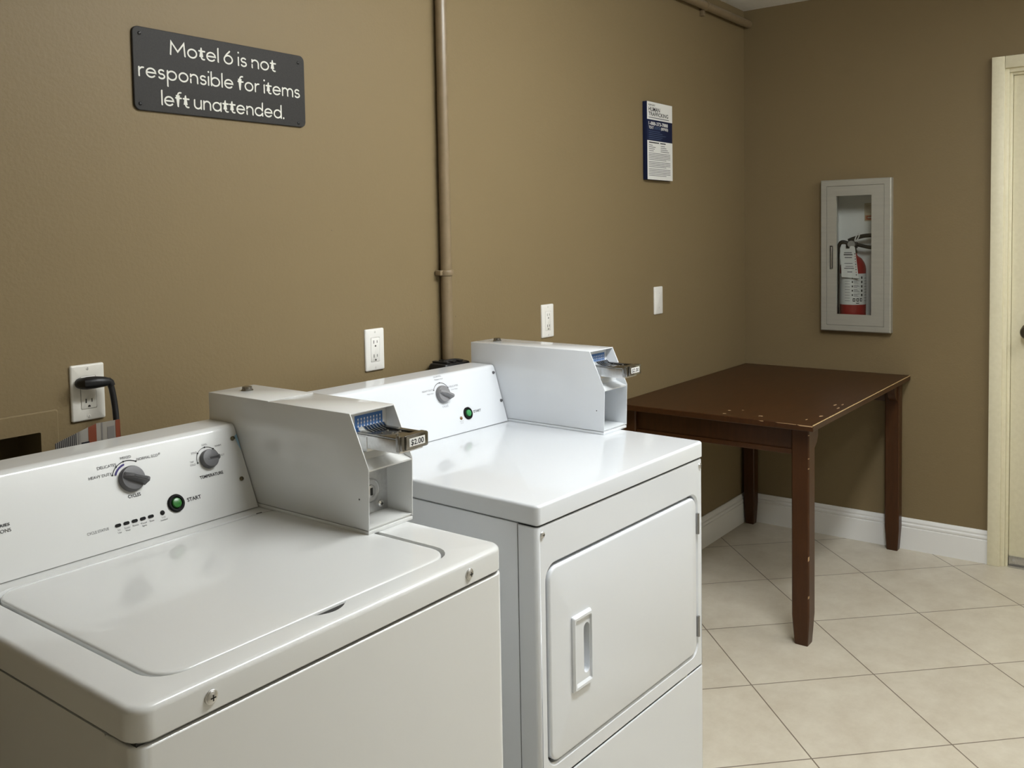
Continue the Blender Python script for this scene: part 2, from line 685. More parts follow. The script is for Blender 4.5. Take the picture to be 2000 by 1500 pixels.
# ---------------------------------------------------------------- ceiling lamp
def ceiling_light(LAMP, label):
    lt = thing('ceiling_light', label, 'light', ((LAMP['x0'] + LAMP['x1']) / 2, (LAMP['y0'] + LAMP['y1']) / 2, CEIL), 0, 'ceiling lights')
    hx = (LAMP['x1'] - LAMP['x0']) / 2
    hy = (LAMP['y1'] - LAMP['y0']) / 2
    zl = LAMP['z'] - CEIL
    bm = NB()
    box(bm, -hx - 0.01, hx + 0.01, -hy, hy, -0.03, -0.001, 0.004)
    box(bm, -hx - 0.012, -hx, -hy, hy, zl - 0.004, -0.002, 0.003)
    box(bm, hx, hx + 0.012, -hy, hy, zl - 0.004, -0.002, 0.003)
    obj('fixture_housing', bm, M['trim_white'], lt)
    bm = NB()
    prof = [(-hy + 0.004, -0.031), (-hy + 0.006, zl + 0.022), (-hy + 0.03, zl + 0.004), (-hy + 0.06, zl), (hy - 0.06, zl),
            (hy - 0.03, zl + 0.004), (hy - 0.006, zl + 0.022), (hy - 0.004, -0.031)]
    loft(bm, [YZ(prof, -hx + 0.001), YZ(prof, hx - 0.001)], True, True)
    obj('diffuser', bm, mat('lit_diffuser', (0.8, 0.8, 0.8), 0.5, emit=(1.0, 1.03, 1.03), estr=LAMP['s']), lt)


ceiling_light(LAMPS[0], 'white wraparound fluorescent light on the ceiling above the two machines')
ceiling_light(LAMPS[1], 'white wraparound fluorescent light on the ceiling near the cream door')

# ---------------------------------------------------------------- laundry machines
CS = Vector((0, 0.0500, 0.1575))   # direction of the sloping control panel


def knob(par, pl, x, s, r, tip, name, m, dark_tip=True, tall=0.62):
    bm = NB()
    o = pl(x, s, 0.0006)
    lathe(bm, o, pl.n, [(r, 0), (r, 0.003), (r * 0.965, 0.008), (r * 0.90, 0.0105), (r * 0.55, 0.0115)], 36)
    # grip bar rising out of the disc
    def mp(a, b, d):
        return pl(x + a, s + b, d)
    L = r * 1.06
    top = 0.011 + r * tall
    poly = [(-r * 0.92, 0.006), (-r * 0.80, 0.0105 + r * tall * 0.35), (-r * .25, top - r * 0.06), (L * 0.80, top), (L, top - r * 0.10), (L, 0.006)]
    t = bmesh.new()
    ca, sa = math.cos(tip), math.sin(tip)
    A, B = [], []
    for a, d in poly:
        w = r * (0.36 if d < 0.009 else 0.15)
        A.append(t.verts.new(mp(a * ca - w * sa, a * sa + w * ca, d)))
        B.append(t.verts.new(mp(a * ca + w * sa, a * sa - w * ca, d)))
    t.faces.new(A)
    t.faces.new(B[::-1])
    for i in range(len(A)):
        j = (i + 1) % len(A)
        t.faces.new((A[j], A[i], B[i], B[j]))
    bmesh.ops.bevel(t, geom=t.edges[:], offset=0.0012, segments=2, affect='EDGES')
    merge(bm, t)
    k = obj(name, bm, m, par)
    if dark_tip:
        bm = NB()
        w = r * 0.13
        e_ = L + 0.0003
        q_ = [mp(e_ * ca - k * w * sa, e_ * sa + k * w * ca, d) for k, d in ((1.9, 0.0085), (-1.9, 0.0085), (-1, top - r * .16), (1, top - r * .16))]
        bm.faces.new([bm.verts.new(p) for p in q_])
        w *= 0.55
        pp = [mp(a * ca - k * w * sa, a * sa + k * w * ca, d) for a, k, d in ((-L * .2, 1, top - r * .05 + .0004), (-L * .2, -1, top - r * .05 + .0004), (L * .78, -1, top + .0004), (L * .78, 1, top + .0004))]
        bm.faces.new([bm.verts.new(p) for p in pp])
        obj('pointer', bm, M['black'], k)
    return k


def screw_head(par, base, axis, r, m, washer=None, name='screw'):
    bm = NB()
    if washer:
        lathe(bm, base, axis, [(washer, -0.001), (washer, 0.0012), (washer * 0.92, 0.0018)], 24)
    lathe(bm, base, axis, [(r, 0.0), (r, 0.0016), (r * 0.92, 0.003), (r * 0.6, 0.0044), (r * 0.2, 0.005)], 20)
    u, v, a = frame_of(axis)
    o = obj(name, bm, m, par)
    bm = NB()
    B = Vector(base) + a * 0.0051
    for (p, q) in ((u, v), (v, u)):
        L, w = r * 0.5, r * 0.12
        bm.faces.new([bm.verts.new(B + p * sx * L + q * sy * w) for sx, sy in ((-1, -1), (1, -1), (1, 1), (-1, 1))])
    obj('screw_slot', bm, M['dark'], o)
    return o


def start_button(par, pl, x, s, m, r=0.0165):
    bm = NB()
    lathe(bm, pl(x, s, 0.0), pl.n, [(r, -0.001), (r, 0.003), (r * 0.9, 0.0045), (r * 0.72, 0.0045), (r * 0.7, 0.002), (r * 0.3, 0.0018)], 32)
    b = obj('start_button', bm, M['blackflat'], par)
    bm = NB()
    lathe(bm, pl(x, s, 0.0015), pl.n, [(r * 0.58, 0), (r * 0.57, 0.003), (r * 0.5, 0.0048), (r * 0.32, 0.0056), (r * 0.1, 0.0059)], 28)
    obj('button_cap', bm, m, b)
    return b


def coin_box(par, x0, x1, yf, yr, zb, H, slide_x, m, mi_, lock, seam, slide_out=0.066):
    """coin meter case on the machine top; local y grows towards the wall"""
    zt = zb + H
    prof = [(yr, zb + 0.0085), (yr, zt), (yf + 0.042, zt), (yf - 0.003, zb + 0.119), (yf, zb + 0.0085)]
    bm = NB()
    mp = lambda a, b, d: (d, a, b)
    prism(bm, prof, mp, x0, x0 + 0.0022, 0.0006)
    prism(bm, prof, mp, x1 - 0.0022, x1, 0.0006)
    ys = yr - 0.195 if seam else yr
    box(bm, x0 + 0.0005, x1 - 0.0005, yf + 0.0422, ys - (0.0006 if seam else 0), zt - 0.0025, zt + 0.0003, 0.0006)
    if seam:
        box(bm, x0 + 0.0005, x1 - 0.0005, ys + 0.0006, yr, zt - 0.0025, zt + 0.0008, 0.0006)
    box(bm, x0 + 0.001, x1 - 0.001, yr - 0.002, yr, zb + 0.009, zt - 0.001, 0.0005)
    box(bm, x0, x1, yf + 0.0005, yr, zb, zb + 0.0070, 0.0012)          # base flange
    box(bm, x0 + 0.003, x1 - 0.003, yf + 0.003, yr - 0.003, zb + 0.006, zb + 0.0105)
    case = obj('coin_box', bm, m, par)
    # inner sheet: shelf, compartment floor and the backs of both openings
    bm = NB()
    a, b = x0 + 0.0022, x1 - 0.0022
    box(bm, a, b, yf + 0.001, yf + 0.066, zb + 0.0105, zb + 0.0125)
    obj('compartment_floor', bm, mi_, case)
    bm = NB()
    pts = [(yf - 0.0012, zb + 0.117), (yf + 0.030, zb + 0.1275), (yf + 0.034, zb + 0.141), (yf + 0.063, zb + 0.141), (yf + 0.063, zb + 0.139),
           (yf + 0.036, zb + 0.139), (yf + 0.032, zb + 0.1255), (yf - 0.0008, zb + 0.114)]
    prism(bm, pts, mp, a, b)
    box(bm, a, b, yf + 0.062, yf + 0.064, zb + 0.138, zt - 0.003)
    obj('inner_panel', bm, mi_, case)
    bm = NB()
    box(bm, a, b, yf + 0.064 if lock else yf + 0.11, yf + 0.066 if lock else yf + 0.112, zb + 0.0125, zb + 0.124)
    back = obj('coin_vault_door', bm, M['steel'] if lock else mi_, case)
    if lock:
        bm = NB()
        lx, lz = x0 + 0.066, zb + 0.055
        lathe(bm, (lx, yf + 0.064, lz), (0, -1, 0), [(0.024, 0), (0.024, 0.002), (0.0215, 0.003), (0.020, 0.001), (0.0125, 0.001), (0.012, 0.004), (0.010, 0.005), (0.003, 0.005)], 36)
        lk = obj('lock', bm, M['steel'], case)
        bm = NB()
        box(bm, lx - 0.0035, lx + 0.0025, yf + 0.0585, yf + 0.0595, lz - 0.007, lz + 0.007)
        obj('keyhole', bm, M['dark'], case)
        screw_head(case, (x1 - 0.022, yf + 0.064, zb + 0.026), (0, -1, 0), 0.007, M['chrome'], name='vault_screw')
    # blue coin decal with white figures, above the slide
    pl = Plane((0, yf + 0.062, 0), (1, 0, 0), (0, 0, 1))
    bm = NB()
    c = (x0 + x1) / 2 - 0.001
    d_ = 0.012
    rect(bm, pl, c - 0.038 + d_, c + 0.033 + d_, zb + 0.172, zb + 0.203, 0.0006)
    for k in range(8):
        xx = c - 0.030 + d_ + k * 0.0080
        for q in range(3):
            disc(bm, pl, xx, zb + 0.182 + q * 0.0068, 0.0016, 0.0009, 8, 1, 0.0020)
        ribbon(bm, pl, [(xx - 0.0006, zb + 0.181), (xx + 0.0006, zb + 0.1965)], 0.0007, 0.0009, False, 1)
    obj('coin_decal', bm, [M['blue'], M['paper']], case, recalc=False)
    # coin slide: housing, dark top with fingers, end cap and price label
    sx = slide_x
    yo_ = yf - slide_out
    bm = NB()
    box(bm, sx - 0.031, sx + 0.031, yo_ + 0.012, yf + 0.0615, zb + 0.148, zb + 0.1725, 0.002)
    box(bm, sx - 0.0325, sx + 0.0325, yf + 0.026, yf + 0.0615, zb + 0.1415, zb + 0.1705, 0.0025)
    sl = obj('slide_housing', bm, M['steel'], case)
    bm = NB()
    box(bm, sx - 0.0305, sx + 0.0305, yo_ + 0.008, yf + 0.052, zb + 0.1725, zb + 0.1765, 0.001)
    box(bm, sx + 0.020, sx + 0.030, yo_ + 0.01, yf + 0.05, zb + 0.1765, zb + 0.1795, 0.001)
    for k in range(8):
        xx = c - 0.020 + k * 0.0076
        prism(bm, [(yf + 0.022, zb + 0.176), (yf + 0.061, zb + 0.177), (yf + 0.061, zb + 0.181), (yf + 0.046, zb + 0.185), (yf + 0.038, zb + 0.179)], mp, xx - 0.0012, xx + 0.0014, 0, 1)
    for dx, dy in ((-0.014, 0.0), (0.004, 0.004), (-0.005, -0.018), (0.012, -0.02), (-0.012, -0.036)):
        lathe(bm, (sx + dx, yf + 0.005 + dy, zb + 0.1765), (0, 0, 1), [(0.0032, 0), (0.003, 0.001), (0.0015, 0.0022)], 10)
    obj('coin_slide', bm, [M['darkchrome'], M['chrome']], case)
    bm = NB()
    yy = yo_
    outer = rr(sx - 0.0355, sx + 0.0345, zb + 0.1545, zb + 0.1805, 0.004, 4)
    loft(bm, [XZ(outer, yy + 0.016), XZ(outer, yy + 0.005), XZ([(sx + (p - sx) * 0.96, q) for p, q in outer], yy + 0.002)], True, True)
    box(bm, sx - 0.026, sx + 0.030, yy - 0.0015, yy + 0.003, zb + 0.156, zb + 0.1800, 0.0012)
    box(bm, sx - 0.0375, sx - 0.034, yy + 0.006, yy + 0.014, zb + 0.153, zb + 0.182, 0.0008)
    obj('slide_end_cap', bm, M['darkchrome'], case)
    pl2 = Plane((0, yy - 0.0015, 0), (1, 0, 0), (0, 0, 1))
    bm = NB()
    rect(bm, pl2, sx - 0.0190, sx + 0.0210, zb + 0.1608, zb + 0.1755, 0.0004)
    text(bm, pl2, '$2.00', sx - 0.0155, sx + 0.0175, zb + 0.1634, 0.0095, True, 0.0006, 1)
    pr = obj('price_label', bm, [M['paper'], M['ink']], case, recalc=False)
    pr['label'] = 'white $2.00 price label'
    # key lock on top
    bm = NB()
    lathe(bm, ((x0 + x1) / 2, yr - 0.053, zt), (0, 0, 1), [(0.0125, 0), (0.0125, 0.002), (0.0105, 0.004), (0.0100, 0.009), (0.008, 0.0098), (0.003, 0.0098)], 24)
    obj('top_lock', bm, M['darkchrome'], case)
    bm = NB()
    disc(bm, Plane((x0, 0, 0), (0, -1, 0), (0, 0, 1)), -(yf + 0.022), zb + 0.062, 0.0016, 0.0003, 10)
    obj('side_rivet', bm, M['dark'], case)
    return case


def machine(name, label, loc, rz, w, zs, zt, m, wrap):
    """cabinet shell + top; local frame: x 0..w, y 0 (front) .. 0.70 (wall side)"""
    t = thing(name, label, 'washing machine' if name == 'washing_machine' else 'clothes dryer', loc, rz)
    return t


def top_shell(bm, w, zs, zt, y0, y1, r=0.028, e=0.009):
    """skirted top panel with rounded edges; returns nothing"""
    o = lambda i: rr(i, w - i, y0 + i, y1 - 0.0, max(r - i, 0.004), 6)
    L = [XY(o(0.0035), zs), XY(o(0.0), zs + 0.003), XY(o(0.0), zt - e)]
    for k in range(1, 6):
        a = math.radians(90 * k / 5)
        L.append(XY(o(e * (1 - math.cos(a))), zt - e + e * math.sin(a)))
    loft(bm, L)
    return L[-1]


# ---- washer
WZ, WS, WW = 0.9031, 0.8602, 0.686
wm = thing('washing_machine', 'white top-loading coin washing machine nearest the camera with closed lid', 'washing machine', (-3.7278, -0.8479, 0))
mw = M['enamel_w']
# cabinet (sides and back) with a pressed recess in the left side
bm = NB()
y0, y1, z1 = 0.0665, 0.70, WS - 0.0025
out = rr(y0, y1, 0.02, z1, 0.004, 5)
inn = rr(0.297, y1 - 0.06, 0.14, 0.770, 0.055, 5)
fill(bm, [YZ(out, 0.002), YZ(inn, 0.002)])
inn2 = rr(0.303, y1 - 0.066, 0.146, 0.764, 0.05, 5)
loft(bm, [YZ(inn, 0.002), YZ(inn2, 0.009)], False, True)
box(bm, 0.0025, WW - 0.002, y0 + 0.002, y1, 0.021, z1 - 0.0015, 0.002) if False else None
loft(bm, [YZ(out, 0.002), YZ(out, WW - 0.002)], False, True)
obj('cabinet', bm, mw, wm)
bm = NB()
f = lambda i, b: rr(i, WW - i, 0.002 + i, 0.1, 0.022, 6)
ol = rr(0.001, WW - 0.001, 0.0015, 0.0656, 0.022, 8)
# front wrapper: rounded front corners, square at the seam
pts = [(0.001, 0.0655)] + [p for p in ol if p[1] < 0.030 and p[0] < WW / 2][::1] + []
lc = sorted([p for p in ol if p[1] < 0.0236 and p[0] < WW / 2], key=lambda p: -p[1])
rc = sorted([p for p in ol if p[1] < 0.0236 and p[0] > WW / 2], key=lambda p: p[1])
wrap = [(0.001, 0.0655)] + lc + rc + [(WW - 0.001, 0.0655)]


def inset_wrap(ps, i, w):
    return [(min(max(a, 0.001 + i), w - 0.001 - i), b + (i if b < 0.06 else 0)) for a, b in ps]


loft(bm, [XY(wrap, 0.03), XY(wrap, WS - 0.0060), XY(inset_wrap(wrap, 0.0015, WW), WS - 0.0040), XY(inset_wrap(wrap, 0.004, WW), WS - 0.0030)], True, True)
obj('front_panel', bm, mw, wm)
bm = NB()
box(bm, 0.008, WW - 0.008, 0.010, 0.69, WS - 0.012, WS + 0.006)
obj('seam_shadow_gap', bm, M['dark'], wm).name = 'top_gap_shade'  # dark filler block standing in for the shade in the seam gap
# top panel with the lid well
bm = NB()
ring = top_shell(bm, WW, WS, WZ, 0.0, 0.70)
LX0, LX1, LY0, LY1 = 0.0545, 0.606, 0.0425, 0.508
well = rr(LX0, LX1, LY0, LY1, 0.045, 6)
# add the finger notch in the front edge of the well (crescent)
notch = []
for i, p in enumerate(well):
    notch.append(p)
nx0, nx1 = 0.2925, 0.358
front = [(nx1 - (nx1 - nx0) * k / 12, LY0 - 0.0150 * math.sin(math.pi * k / 12) ** 0.8) for k in range(13)]
# the loop order of rr(): lower right, upper right, upper left, lower left -> front edge runs between last and first point
well_n = well + [(nx0 + (nx1 - nx0) * k / 12, LY0 - 0.0150 * math.sin(math.pi * k / 12) ** 0.8) for k in range(13)]
fill(bm, [ring, XY(well_n, WZ)])
def shrink(ps, d):
    cx, cy = (LX0 + LX1) / 2, (LY0 + LY1) / 2
    hx_, hy_ = (LX1 - LX0) / 2, (LY1 - LY0) / 2
    return [(cx + (a - cx) * (1 - d / hx_), cy + (b - cy) * (1 - d / hy_)) for a, b in ps]
loft(bm, [XY(well_n, WZ), XY(shrink(well_n, 0.0012), WZ - 0.0022), XY(shrink(well_n, 0.0022), WZ - 0.016)])
obj('top_panel', bm, mw, wm)
bm = NB()
fill(bm, [XY(shrink(well_n, 0.0018), WZ - 0.0155)])
obj('lid_well', bm, M['steel'], wm)['label'] = 'grey well under the lid edge'
bm = NB()
loft(bm, [XY([(nx0 + 0.002, LY0 + 0.004), (nx1 - 0.002, LY0 + 0.004)] + [(a * 0.985 + 0.005, b + 0.001) for a, b in front], WZ - 0.0060),
          XY([(nx0 + 0.002, LY0 + 0.004), (nx1 - 0.002, LY0 + 0.004)] + [(a * 0.985 + 0.005, b + 0.001) for a, b in front], WZ - 0.0045)], True, True)
obj('finger_notch_shade', bm, M['dark'], wm)  # dark plate just below the lid level, painted shade of the notch
# lid
bm = NB()
l = lambda i: rr(LX0 + 0.0085 + i, LX1 - 0.0085 - i, LY0 + 0.0028 + i, LY1 - 0.005 - i, 0.042 - min(i, .03), 6)
L = [XY(l(0.002), WZ - 0.0135), XY(l(0.0), WZ - 0.009), XY(l(0.0), WZ - 0.0035)]
for k in range(1, 5):
    a = math.radians(90 * k / 4)
    L.append(XY(l(0.004 * (1 - math.cos(a))), WZ - 0.0035 + 0.004 * math.sin(a)))
L += [XY(l(0.012), WZ + 0.0009), XY(l(0.05), WZ + 0.0013)]
loft(bm, L, True, True)
lid = obj('lid', bm, mw, wm)
bm = NB()
for xx in (0.033, 0.052):
    bm = NB()
    lathe(bm, (LX0 + 0.0035, 0.4 + xx * 1.2, WZ - 0.0150), (0, 0, 1), [(0.0032, 0), (0.003, 0.009), (0.001, 0.0098)], 10)
    obj('lid_bumper', bm, M['black'], wm)
bm = NB()
box(bm, 0.5495, 0.5620, LY1 - 0.0065, LY1 - 0.0035, WZ - 0.010, WZ + 0.0005, 0.0008)
obj('lid_hinge', bm, M['black'], wm)
for xx in (0.1005, 0.5885):
    screw_head(wm, (xx, 0.0, 0.8805), (0, -1, 0), 0.0078, M['steel'], 0.0092, 'front_screw')

# console
P0 = Vector((0, 0.536, WZ))
pw = Plane(P0, (1, 0, 0), (0, 0.072, 0.159))


def console(par, x0, x1, P0, tf, yr, zt, m, r=0.010):
    """sloping control panel housing"""
    a = Vector((P0.y, P0.z))
    b = Vector(tf)
    d = (b - a).normalized()
    prof = [tuple(a + d * 0.0013)]
    pA = b - d * r
    pB = b + Vector((r, 0))
    for k in range(7):
        t = k / 6
        q = pA * (1 - t) ** 2 + b * 2 * t * (1 - t) + pB * t * t
        prof.append((q.x, q.y))
    prof += [(yr - 0.004, zt), (yr, zt - 0.004), (yr, P0.z + 0.0012)]
    bm = NB()
    loft(bm, [YZ(prof, x0), YZ(prof, x1)], True, True)
    return obj('control_console', bm, m, par)


cw = console(wm, 0.0015, 0.5790, P0, (0.609, WZ + 0.1595), 0.6935, WZ + 0.1595, mw)
bm = NB()
box(bm, 0.004, 0.578, 0.540, 0.69, WZ - 0.0005, WZ + 0.004)
obj('console_gap_shade', bm, M['dark'], wm)  # dark slab added as shade in the gap under the washer console
X = lambda x: x + 3.7278
INKS = [M['ink'], M['inkgrey'], M['ink'], M['inkpurple']]
bm = NB()   # printed lettering of the washer panel
t_ = lambda s, a, b, y, h, bold=False, mi=0, slant=0: text(bm, pw, s, X(a), X(b), y, h, bold, 0.0002, mi, slant)
t_('HEAVY DUTY', -3.4610, -3.4185, 0.1280, 0.0052, mi=1)
t_('DELICATES', -3.4420, -3.4068, 0.1425, 0.0052, mi=1)
t_('MIXED', -3.3965, -3.3762, 0.1515, 0.0050, mi=1)
t_('NORMAL ECO', -3.3672, -3.3255, 0.1435, 0.0050, mi=1)
for k in range(3):
    ribbon(bm, pw, [(X(-3.3238), 0.1462 + 0.0013 * k), (X(-3.3202), 0.1466 + 0.0013 * k)], 0.0006, mi=1)
t_('CYCLES', -3.4010, -3.3770, 0.0805, 0.0058, True)
kx, ks = X(-3.3870), 0.1134
ribbon(bm, pw, arc(kx, ks, 0.0345, 156, 60, 20), 0.0014, mi=2)
ribbon(bm, pw, arc(kx, ks, 0.0292, 152, 104, 12), 0.0034, mi=3)
for a in (156, 128, 100, 60):
    q = arc(kx, ks, 0.0345, a, a, 1)[0]
    disc(bm, pw, q[0], q[1], 0.0016, 0.0004)
obj('cycle_lettering', bm, INKS, cw, recalc=False)
bm = NB()
t_('START', -3.2926, -3.2632, 0.0470, 0.0070, True)
obj('start_lettering', bm, INKS, cw, recalc=False)
bm = NB()
t_('TEMPERATURE', -3.2545, -3.2030, 0.0820, 0.0058, True)
tx, ts = X(-3.2262), 0.1160
ribbon(bm, pw, arc(tx, ts, 0.0245, 186, -2, 26), 0.0009)
for a in (186, 140, 92, 48, -2):
    q = arc(tx, ts, 0.0245, a, a, 1)[0]
    disc(bm, pw, q[0], q[1], 0.0016, 0.0004)
t_('TAP', -3.2660, -3.2578, 0.1160, 0.0036, mi=1)
t_('COLD', -3.2672, -3.2552, 0.1105, 0.0036, mi=1)
t_('COLD', -3.2580, -3.2462, 0.1325, 0.0036, mi=1)
t_('COOL', -3.2320, -3.2200, 0.1440, 0.0036, mi=1)
t_('WARM', -3.2050, -3.1905, 0.1365, 0.0036, mi=1)
t_('HOT', -3.1988, -3.1890, 0.1165, 0.0036, mi=1)
obj('temperature_lettering', bm, INKS, cw, recalc=False)
bm = NB()
t_('CYCLE STATUS', -3.4875, -3.4490, 0.0360, 0.0048, mi=1)
for s, c, y in (('In', -3.432, 0.0300), ('Use', -3.432, 0.0252), ('Soak/', -3.4168, 0.0300), ('Wash', -3.4168, 0.0252), ('Rinse', -3.4011, 0.0300),
                ('Final', -3.3854, 0.0300), ('Spin', -3.3854, 0.0252), ('Done', -3.3698, 0.0300), ('Lid', -3.3466, 0.0305), ('Locked', -3.3466, 0.0258)):
    wdt = 0.0026 * len(s) * 0.85
    t_(s, c - wdt / 2, c + wdt / 2, y, 0.0031, mi=1)
obj('status_lettering', bm, INKS, cw, recalc=False)
bm = NB()
t_('SERIES', -3.6265, -3.6025, 0.0862, 0.0044, True, 0, 0.1)
t_('ONS', -3.6190, -3.6022, 0.0765, 0.0056)
obj('series_lettering', bm, INKS, cw, recalc=False)
knob(cw, pw, kx, ks, 0.0235, math.radians(-26), 'cycle_knob', M['knob'])
knob(cw, pw, tx, ts, 0.0185, math.radians(0), 'temperature_knob', M['knob'], True, 0.16)
start_button(cw, pw, X(-3.3162), 0.0502, M['green'])
for k in range(5):
    bm = NB()
    x = X(-3.432 + k * 0.01555)
    pts = rr(x - 0.0054, x + 0.0054, 0.0392 - 0.0028, 0.0392 + 0.0028, 0.0026, 5)
    loft(bm, [[pw(a, b, 0.0) for a, b in pts], [pw(a, b, 0.0012) for a, b in pts]], False, True)
    obj('indicator_light', bm, M['blackflat'], cw)
bm = NB()
lathe(bm, pw(X(-3.3466), 0.0400, 0), pw.n, [(0.0043, 0), (0.0043, 0.001), (0.003, 0.0016)], 20)
obj('lid_lock_light', bm, M['blackflat'], cw)
for x, s in ((-3.1611, 0.1458), (-3.1677, 0.0631)):
    screw_head(cw, pw(X(x), s, 0), pw.n, 0.0042, M['brass'], None, 'console_screw')
bm = NB()
bm.faces.new([bm.verts.new(pw(a, b, 0.0008)) for a, b in ((X(-3.1560), 0.1490), (X(-3.1497), 0.1535), (X(-3.1495), 0.118), (X(-3.1515), 0.123))])
obj('film_scrap', bm, M['bluefilm'], cw, recalc=False)
coin_box(wm, 0.5808, 0.6945, 0.2255, 0.6925, WZ, 0.2145, 0.6385, M['enamel_w'], M['inner_w'], True, True)

# ---- dryer
DZ, DS, DW = 0.908, 0.8672, 0.687
dm = thing('clothes_dryer', 'white front-loading coin clothes dryer with square door beside the washing machine', 'clothes dryer',
           (-2.8511, -0.777, 0), -0.0317)
md = M['enamel_d']
bm = NB()
box(bm, 0.0015, DW - 0.0015, 0.0500, 0.705, 0.02, DS - 0.0015, 0.002)
obj('cabinet', bm, md, dm)
bm = NB()
top = top_shell(bm, DW, DS, DZ, -0.003, 0.705, 0.012, 0.006)
bm.faces.new([bm.verts.new(p) for p in top])
obj('top_panel', bm, md, dm)
bm = NB()
box(bm, 0.006, DW - 0.006, 0.006, 0.69, DS - 0.010, DS + 0.006)
obj('top_gap_shade', bm, M['dark'], dm)  # dark filler painted as shade in the gap below the dryer top
# front panel with door opening; rounded vertical corners wrapping to the seam
DX0, DX1, DB, DT_, LOWZ = 0.0335, 0.6485, 0.377, 0.775, 0.3340


def front_skin(bm, w, z0, z1, hole=None, depth=0.0465, r=0.010, e=0.003):
    cor = lambda sx, i: None
    fl = rr(r, w - r, z0 + e, z1 - e, 0.0005, 6)
    if hole:
        fill(bm, [XZ(fl, 0.0), XZ(hole, 0.0)])
    else:
        fill(bm, [XZ(fl, 0.0)])
    for s in (0, 1):
        prof = []
        for k in range(7):
            a = math.radians(90 * k / 6)
            prof.append((r - r * math.sin(a), r - r * math.cos(a)))
        prof.append((0.0, depth))
        if s:
            prof = [(w - a, b) for a, b in prof]
        loft(bm, [[(a, b, z0 + e) for a, b in prof], [(a, b, z1 - e) for a, b in prof]], close=False)
        for (zz, ze) in ((z0 + e, z0), (z1 - e, z1)):
            cx = w / 2
            lp = [[(a, b, zz) for a, b in prof]]
            for k in range(1, 4):
                t = math.radians(90 * k / 3)
                i = e * (1 - math.cos(t))
                z = zz + (ze - zz) * math.sin(t)
                lp.append([(a + (i if a < cx else -i), b + i, z) for a, b in prof])
            loft(bm, lp, close=False)
    for (zz, ze) in ((z0 + e, z0), (z1 - e, z1)):
        lp = [[(r, 0, zz), (w - r, 0, zz)]]
        for k in range(1, 4):
            t = math.radians(90 * k / 3)
            lp.append([(r + e * (1 - math.cos(t)) * 0, e * (1 - math.cos(t)), zz + (ze - zz) * math.sin(t)), (w - r, e * (1 - math.cos(t)), zz + (ze - zz) * math.sin(t))])
        loft(bm, lp, close=False)


bm = NB()
hole = rr(DX0 - 0.009, DX1 + 0.012, DB - 0.010, DT_ + 0.009, 0.034, 8)
hole2 = rr(DX0 - 0.0045, DX1 + 0.0075, DB - 0.0055, DT_ + 0.0045, 0.031, 8)
front_skin(bm, DW, LOWZ + 0.002, DS - 0.0030, hole)
loft(bm, [XZ(hole, 0.0), XZ(hole2, 0.005), XZ(hole2, 0.018)])
obj('front_panel', bm, md, dm)
bm = NB()
fill(bm, [XZ(hole2, 0.0178)])
obj('door_gap', bm, M['dark'], dm)
bm = NB()
box(bm, 0.004, DW - 0.004, 0.012, 0.047, LOWZ - 0.006, LOWZ + 0.010)
obj('panel_gap', bm, M['dark'], dm)
bm = NB()
front_skin(bm, DW, 0.03, LOWZ - 0.002)
obj('lower_panel', bm, md, dm)
# door with a recessed pull
bm = NB()
dd = lambda i: rr(DX0 + i, DX1 - i, DB + i, DT_ - i, 0.027 - i, 8)
L = [XZ(dd(0.0), 0.016), XZ(dd(0.0), 0.003)]
for k in range(1, 5):
    a = math.radians(90 * k / 4)
    L.append(XZ(dd(0.006 * (1 - math.cos(a))), 0.003 - 0.006 * math.sin(a)))
loft(bm, L)
HX0, HX1, HZ0, HZ1 = 0.1057, 0.1730, 0.4945, 0.6527
pk = rr(HX0 + 0.006, HX1 - 0.004, HZ0 + 0.007, HZ1 - 0.007, 0.004, 4)
fill(bm, [L[-1], XZ(pk, -0.003)])
ddoor = obj('dryer_door', bm, md, dm)
bm = NB()
o = rr(HX0, HX1, HZ0, HZ1, 0.003, 4)
i1 = rr(HX0 + 0.0035, HX1 - 0.0025, HZ0 + 0.004, HZ1 - 0.004, 0.003, 4)
i2 = rr(HX0 + 0.007, HX1 - 0.0035, HZ0 + 0.009, HZ1 - 0.009, 0.003, 4)
i3 = rr(HX0 + 0.012, HX1 - 0.0045, HZ0 + 0.014, HZ1 - 0.014, 0.003, 4)
loft(bm, [XZ(o, -0.003), XZ(o, -0.0065), XZ(i1, -0.0105), XZ(i2, -0.0105), XZ(i3, -0.0060)])
g0 = rr(HX0 + 0.040, HX1 - 0.0065, HZ0 + 0.026, HZ1 - 0.026, 0.010, 4)
g1 = rr(HX0 + 0.034, HX1 - 0.0065, HZ0 + 0.030, HZ1 - 0.030, 0.010, 4)
fill(bm, [XZ(i3, -0.0060), XZ(g0, -0.0060)])
loft(bm, [XZ(g0, -0.0060), XZ(g1, 0.010)], False, True)
obj('door_handle', bm, md, ddoor)
# hinges at the right of the door
for zc in (0.705, 0.443):
    bm = NB()
    box(bm, DX1 + 0.0010, DX1 + 0.0040, -0.0055, 0.012, zc - 0.026, zc + 0.026, 0.0006)
    cyl(bm, (DX1 + 0.0055, -0.0040, zc - 0.026), (0, 0, 1), 0.0034, 0.052, 12)
    box(bm, DX1 + 0.0065, DX1 + 0.0080, -0.003, 0.012, zc - 0.022, zc + 0.022, 0.0005)
    obj('door_hinge', bm, M['hinge'], dm)
for xx, zz in ((0.0165, 0.8478), (0.6715, 0.8478)):
    screw_head(dm, (xx, 0.0, zz), (0, -1, 0), 0.0062, M['steel'], 0.0066, 'front_screw')
